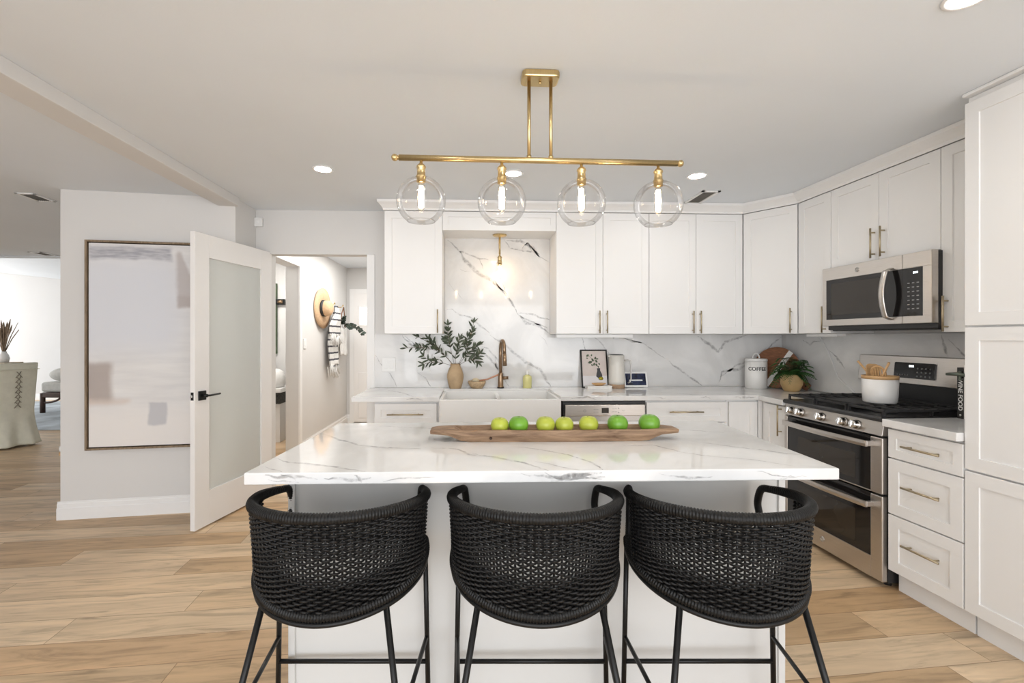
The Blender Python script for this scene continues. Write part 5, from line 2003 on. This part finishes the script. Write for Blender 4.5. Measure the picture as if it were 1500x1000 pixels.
    for s in (-1, 1):
        m = MB()
        m.tube([(s * fxa, fya, fza + 0.03), (s * (fxa + 0.012), fya + 0.004, 0.008)], 0.0092, 'black_metal', 12)
        m.lathe([(0, 0), (0.011, 0), (0.011, 0.012), (0, 0.012)], 'black_metal', 12, (s * (fxa + 0.012), fya + 0.004, 0))
        m.build('leg', root)
        m = MB()
        phb = math.radians(45)
        xb, yb = plan(phb, botr(phb) + 0.002)
        m.tube([(s * xb, yb, botz(phb) - 0.012), (s * 0.283, -0.315, 0.008)], 0.0098, 'black_metal', 12)
        m.lathe([(0, 0), (0.012, 0), (0.012, 0.012), (0, 0.012)], 'black_metal', 12, (s * 0.283, -0.315, 0))
        m.build('leg', root)
    m = MB()
    m.tube([(-fxa - 0.008, fya + 0.003, 0.158), (fxa + 0.008, fya + 0.003, 0.158)], 0.0080, 'black_metal', 12)
    m.build('footrest', root)
    phb = math.radians(45)
    xb, yb = plan(phb, botr(phb))
    k = (botz(phb) - 0.225) / botz(phb)
    for s in (-1, 1):
        m = MB()
        m.tube([(s * (fxa + 0.006), fya + 0.002, 0.25), (s * (xb + (0.283 - xb) * k), yb + (-0.315 - yb) * k, 0.225)], 0.0075, 'black_metal', 10)
        m.build('stretcher', root)
    return root


stz = math.radians(-2.4)
s1 = make_stool('black wicker barrel stool at the left end of the island, nearest the open door', (-0.443, 1.650, 0), stz)
copy_tree(s1, (0.215, 1.622, 0), stz, 'black wicker barrel stool at the middle of the island')
copy_tree(s1, (0.833, 1.597, 0), stz, 'black wicker barrel stool at the right end of the island, nearest the range')

# ------------------------------------------------------------------ hall: hat, throw, bag, switch, side room
HXW = -1.98
sw = thing('hall_switch', 'white switch plate on the hall wall beside the side doorway', 'switch', (HXW + 0.0005, 5.67, 1.28), PI / 2)
MB().box(-0.045, 0.045, -0.007, 0, -0.06, 0.06, 'white_plastic', 0.003).build('plate', sw)
MB().box(-0.016, 0.016, -0.011, -0.006, -0.033, 0.033, 'white_plastic', 0.002).build('rocker', sw)
hkg = 'brass coat hooks on the hall wall'
hk = None
for y, lb in ((6.26, 'brass coat hook holding the straw hat'), (6.62, 'brass coat hook holding the striped throw'), (7.05, 'brass coat hook holding the canvas bag')):
    if hk is None:
        hk = thing('coat_hook', lb, 'hook', (HXW, y, 1.80), 0, hkg)
        m = MB()
        m.lathe([(0, 0), (0.022, 0), (0.022, 0.006), (0, 0.007)], 'brushed_gold', 18, (0, 0, 0), Matrix.Rotation(PI / 2, 4, 'Y'))
        m.build('base', hk)
        m = MB()
        m.tube([(0.004, 0, 0), (0.05, 0, -0.006), (0.075, 0, 0.02)], 0.006, 'brushed_gold', 10)
        m.ball((0.078, 0, 0.026), 0.012, 'brushed_gold', 12, 8)
        m.build('prong', hk)
    else:
        copy_tree(hk, (HXW, y, 1.80), None, lb)
ht = thing('straw_hat', 'wide-brimmed straw hat with a black band hanging in the hall', 'hat', (HXW + 0.030, 6.24, 1.735), 0)
hm = Matrix.Rotation(PI / 2, 4, 'Y') @ Matrix.Rotation(0.0, 4, 'Z')
tilt = Matrix.Rotation(-0.10, 4, 'Z')
m = MB()
m.lathe([(0.0, 0.0), (0.105, 0.0), (0.18, 0.012), (0.262, 0.004), (0.264, 0.008), (0.18, 0.018), (0.105, 0.008)], 'straw', 48, (0, 0, 0), tilt @ hm, wob=lambda a, z: 1 + 0.015 * math.sin(3 * a))
m.build('brim', ht)
m = MB()
m.lathe([(0.106, 0.006), (0.104, 0.06), (0.094, 0.105), (0.06, 0.128), (0.0, 0.122)], 'straw', 40, (0, 0, 0), tilt @ hm)
m.build('crown', ht)
m = MB()
m.lathe([(0.1085, 0.008), (0.1085, 0.046), (0.104, 0.046), (0.104, 0.008)], 'ink_black', 40, (0, 0, 0), tilt @ hm)
m.build('hat_band', ht)

tw = thing('throw_blanket', 'white fringed throw with dark stripes hanging from a hall hook', 'throw', (HXW + 0.05, 6.60, 1.79))
m = MB()


def cloth(x0, w0, w1, z0, z1, ph, depth):
    def fn(u, v):
        w = w0 + (w1 - w0) * min(1, v * 1.6)
        y = (u - 0.5) * w
        x = x0 + depth * (0.25 + 0.75 * min(1, v * 2)) * math.sin(u * 17 + ph) + 0.015 * math.sin(v * 5 + ph)
        return Vector((x, y + 0.02 * math.sin(v * 7 + ph), z0 + (z1 - z0) * v + 0.03 * math.sin(u * 9 + ph) * v))
    return fn


m.quadgrid(cloth(0.055, 0.12, 0.56, 0.0, -0.42, 0.3, 0.022), 48, 30, 'striped_cotton', True, 0.004)
m.quadgrid(cloth(0.022, 0.10, 0.50, 0.0, -0.84, 1.7, 0.020), 48, 40, 'striped_cotton', True, 0.004)
o = m.build('cloth', tw)
at = o.data.attributes.new('down', 'FLOAT', 'POINT')
for i, v in enumerate(o.data.vertices):
    at.data[i].value = max(0.0, -v.co.z) * (1.0 if -v.co.z < 0.52 else 1.0)
m = MB()
rnd = random.Random(2)
for (x0, zb, wd) in ((0.055, -0.41, 0.50), (0.024, -0.83, 0.46)):
    for k in range(46):
        y = -wd / 2 + wd * k / 45
        p = Vector((x0 + rnd.uniform(-.02, .025), y, zb + 0.03 * math.sin((y / wd + 0.5) * 9)))
        m.tube([p, p + Vector((rnd.uniform(-.01, .02), rnd.uniform(-.012, .012), -0.06)), p + Vector((rnd.uniform(-.01, .03), rnd.uniform(-.02, .02), -0.12 - rnd.uniform(0, .03)))], 0.0035, 'linen_white', 5)
m.build('fringe', tw, kind='stuff')

bg_ = thing('tote_bag', 'white canvas bag on a leather strap hanging in the hall', 'bag', (HXW + 0.03, 7.08, 1.79))
m = MB()
m.quadgrid(lambda u, v: Vector((0.045 + 0.035 * math.sin(PI * u) * (0.5 + v * 0.6) + 0.006 * math.sin(19 * u + 6 * v), -0.16 + 0.32 * u + 0.01 * math.sin(8 * v), -0.30 - 0.40 * v + 0.012 * math.sin(11 * u))), 24, 16, 'linen_white', True, 0.004)
m.quadgrid(lambda u, v: Vector((0.020 - 0.012 * math.sin(PI * u), -0.16 + 0.32 * u, -0.28 - 0.42 * v)), 12, 8, 'linen_white', True, 0.003)
m.build('body', bg_)
m = MB()
m.tube([(0.03, -0.13, -0.31), (0.035, -0.05, -0.08), (0.05, 0.0, 0.01), (0.045, 0.05, -0.08), (0.035, 0.13, -0.31)], 0.008, 'leather', 8)
m.build('strap', bg_, label='brown leather strap')
eg = 'eucalyptus sprigs in the hall bag'
for i, (lb, p1, p2) in enumerate((('dark eucalyptus sprig arching far out of the hall bag', (HXW + 0.20, 7.06, 1.62), (HXW + 0.36, 7.04, 1.42)), ('short dark eucalyptus sprig at the mouth of the hall bag', (HXW + 0.12, 7.02, 1.58), (HXW + 0.20, 6.98, 1.50)),
                                  ('upright dark eucalyptus sprig in the hall bag beside the strap', (HXW + 0.09, 7.0, 1.62), (HXW + 0.12, 6.95, 1.63)))):
    branch('eucalyptus_sprig', lb, 'branch', (HXW + 0.06, 7.08, 1.46), p1, p2, 9, 0.055, 0.020, 'leaf_eucalyptus', eg, 70 + i, 0.003, 0.35, False)

# side room seen through the doorway
mr = thing('mirror', 'tall dark green framed panel edge in the side room', 'mirror', (-2.815, 6.615, 1.13))
MB().box(0, 0.14, -0.03, 0, 0, 0.965, 'mirror_green', 0.004).build('frame', mr)
MB().box(0.025, 0.115, -0.032, -0.029, 0.03, 0.935, 'chrome').build('glass', mr)
sc_ = thing('wall_sconce', 'dark metal wall bracket beside the green panel in the side room', 'sconce', (-2.70, 6.6195, 1.84))
MB().box(0.0, 0.135, -0.06, 0, -0.038, 0.038, 'black_metal', 0.004).build('arm', sc_)
MB().tube([(0.055, -0.07, 0.0), (0.115, -0.07, 0.0)], 0.022, 'bronze', 14).build('lamp_holder', sc_)
bn = thing('bench', 'white bench with a dark ribbed skirt in the side room', 'bench', (-2.80, 6.33, 0))
MB().box(-0.04, 0.36, -0.20, 0.27, 0.645, 0.70, 'white_ceramic', 0.006).build('top', bn)
m = MB()
for k in range(17):
    m.box(-0.03 + k * 0.022, -0.015 + k * 0.022, -0.185, -0.165, 0.50 + 0.02 * math.sin(k * 0.2), 0.645, 'fringe_dark', 0.003)
m.box(-0.03, 0.34, -0.175, 0.26, 0.50, 0.645, 'fringe_dark')
m.build('skirt', bn)
MB().box(-0.03, 0.33, -0.15, 0.25, 0.0, 0.50, 'white_ceramic', 0.004).build('base', bn)
pf = thing('cushion', 'round white cushion sitting on the side room bench', 'cushion', (-2.595, 6.30, 0.70))
m = MB()
m.lathe([(0, 0), (0.12, 0.0), (0.14, 0.04), (0.14, 0.12), (0.115, 0.205), (0.06, 0.24), (0, 0.245)], 'linen_white', 32)
m.build('cover', pf)
jg = thing('white_jug', 'white ceramic jug with a dark spot behind the round cushion', 'jug', (-2.735, 6.52, 0.70))
m = MB()
m.lathe([(0, 0), (0.05, 0), (0.06, 0.05), (0.055, 0.22), (0.045, 0.30), (0.050, 0.38), (0.03, 0.42), (0, 0.42)], 'white_ceramic', 24)
m.ball((0.035, -0.048, 0.36), 0.012, 'ink_black', 12, 8)
m.build('body', jg)

# ------------------------------------------------------------------ dining and living area
ch = thing('dining_chair', 'sage linen slipcovered dining chair laced down its back', 'chair', (-5.90, 6.17, 0), math.radians(67))
ch.scale = (0.80, 1, 1)
m = MB()


def chair_back(u, v):
    z = 0.03 + 1.005 * v
    w = 0.215 + 0.035 * v + 0.085 * max(0, (0.42 - v) / 0.42) ** 1.5
    x = -w + 2 * w * u
    fold = max(0, (0.40 - v) / 0.40)
    y = -0.30 - 0.03 * math.sin(PI * u) - 0.085 * max(0, v - 0.45) - 0.075 * fold ** 1.4 + 0.035 * fold * math.cos(4 * PI * u)
    return Vector((x, y, z))


m.quadgrid(chair_back, 40, 30, 'linen_sage', True, 0.05)
m.box(-0.251, 0.251, -0.385, -0.30, 0.955, 0.962, 'linen_sage', 0.003)
m.build('backrest', ch)
MB().box(-0.245, 0.245, -0.22, 0.26, 0.40, 0.52, 'linen_sage', 0.03, 4).build('seat', ch)
m = MB()


def skirt(u, v):
    # round the four sides; flares to the floor with a few folds
    per = [(-0.22, -0.27), (0.22, -0.27), (0.24, 0.25), (-0.24, 0.25)]
    k = u * 4
    i = int(k) % 4
    f_ = k - int(k)
    a, b_ = Vector(per[i]), Vector(per[(i + 1) % 4])
    p = a.lerp(b_, f_)
    fl = 1 + 0.14 * v + 0.05 * v * math.cos(2 * PI * u * 8)
    return Vector((p.x * fl, (p.y + 0.02) * fl - 0.02, 0.485 - 0.455 * v + 0.008 * math.sin(u * 40) * v))


m.quadgrid(skirt, 96, 12, 'linen_sage', True, 0.006)
m.build('skirt', ch)
m = MB()
for k in range(7):
    z = 0.50 + 0.062 * k
    y = -0.338 - 0.085 * max(0, z - 0.48)
    for s in (-1, 1):
        m.tube([(s * 0.026, y, z), (0, y - 0.010, z + 0.03), (-s * 0.026, y, z + 0.06)], 0.005, 'lace_grey', 6)
        m.tube([(s * 0.024, y, z), (s * 0.040, y - 0.006, z - 0.012)], 0.005, 'lace_grey', 6)
m.build('lacing', ch, label='grey crossed laces')
m = MB()
for x in (-0.22, 0.22):
    for y in (-0.24, 0.22):
        m.box(x - 0.02, x + 0.02, y - 0.02, y + 0.02, 0, 0.41, 'dark_wood', 0.003)
m.build('leg', ch)

tb = thing('console_table', 'light wooden console table beyond the slipcovered chair', 'table', (-8.30, 8.22, 0.0125), math.radians(0))
m = MB()
m.box(-0.70, 0.64, -0.17, 0.17, 0.885, 0.925, 'table_wood', 0.008)
m.build('top', tb)
for x in (-0.62, 0.56):
    for y in (-0.12, 0.12):
        MB().box(x - 0.03, x + 0.03, y - 0.03, y + 0.03, 0, 0.885, 'table_wood', 0.004).build('leg', tb)
gv = thing('grass_vase', 'small white vase of dried grasses on the console table', 'vase', (-7.83, 8.22, 0.938))
gv.scale = (1.25, 1.25, 1.25)
m = MB()
m.lathe([(0, 0), (0.05, 0), (0.062, 0.05), (0.05, 0.10), (0.03, 0.13), (0.035, 0.145), (0.028, 0.145), (0.02, 0.12), (0, 0.02)], 'white_ceramic', 24)
m.build('body', gv)
m = MB()
rnd = random.Random(8)
for k in range(26):
    a = rnd.uniform(0, 2 * PI)
    sp = rnd.uniform(0.02, 0.19)
    h = rnd.uniform(0.30, 0.46)
    e = Vector((sp * math.cos(a), sp * math.sin(a), 0.12 + h))
    p0 = Vector((0, 0, 0.10))
    mid = p0.lerp(e, 0.55) + Vector((0, 0, 0.03))
    m.tube([p0, mid, e], [0.004, 0.005, 0.003], 'dried_grass', 5)
    if k % 2:
        m.tube([mid, mid.lerp(e, 0.5), e], [0.004, 0.013, 0.003], 'dried_grass', 6)
m.build('dried_grass', gv, kind='stuff')

so = thing('sofa', 'grey cushioned sofa with a dark cane frame in the living room', 'sofa', (-6.87, 9.02, 0.0125), math.radians(-4))
m = MB()
for x in (-0.74, 0.74):
    for y in (-0.36, 0.36):
        m.tube([(x, y, 0), (x, y, 0.35)], 0.04, 'dark_wood', 12)
for y in (-0.36, 0.36):
    m.box(-0.74, 0.74, y - 0.03, y + 0.03, 0.27, 0.365, 'dark_wood', 0.02, 3)
for x in (-0.74, 0.74):
    m.tube([(x, -0.36, 0.33), (x, 0.36, 0.33)], 0.03, 'dark_wood', 10)
m.tube([(-0.74, -0.36, 0.18)] + [(-0.70 + 0.30 * math.sin(a), -0.36, 0.18 + 0.13 * (1 - math.cos(a))) for a in [i * PI / 16 for i in range(9)]] + [(0.4, -0.36, 0.31), (0.74, -0.36, 0.18)], 0.018, 'dark_wood', 8)
m.build('frame', so)
MB().box(-0.77, 0.77, -0.38, 0.36, 0.368, 0.545, 'sofa_fabric', 0.05, 4).build('seat_cushion', so)
MB().box(-0.77, 0.77, 0.10, 0.36, 0.52, 0.87, 'sofa_fabric', 0.08, 4).build('back_cushion', so)
pl = thing('throw_pillow', 'pale bolster pillow lying along the front of the sofa', 'pillow', (-7.28, 8.80, 0.556), math.radians(-4))
m = MB()
m.ball((0, 0, 0.13), 0.2, 'sofa_fabric', 24, 14, (1.55, 0.72, 0.64))
m.build('cover', pl)
pl2 = thing('throw_pillow', 'dark grey pillow on the sofa beside the partition edge', 'pillow', (-6.58, 8.86, 0.556), math.radians(-10))
m = MB()
m.ball((0, 0, 0.20), 0.22, 'sofa_grey', 24, 14, (1.0, 0.45, 0.92))
m.build('cover', pl2)
rug = MB().box(-9.8, -4.6, 7.12, 10.3, 0.0005, 0.012, 'rug_blue', 0.003).build('rug')
tag(rug, 'grey-blue mottled rug under the sofa', 'rug')
bs_ = thing('low_bench', 'low wooden bench with a pale cushion, mostly hidden behind the partition', 'bench', (-3.085, 4.20, 0), 0)
MB().box(-0.118, 0.118, -0.41, 0.41, 0.435, 0.462, 'pale_wood', 0.005).build('seat_board', bs_)
for x in (-0.09, 0.09):
    for y in (-0.36, 0.36):
        MB().tube([(x * 1.05, y * 1.08, 0), (x, y, 0.436)], [0.015, 0.021], 'pale_wood', 10).build('leg', bs_)
MB().box(-0.122, 0.118, -0.415, 0.41, 0.463, 0.515, 'linen_white', 0.02, 3).build('cushion_pad', bs_)
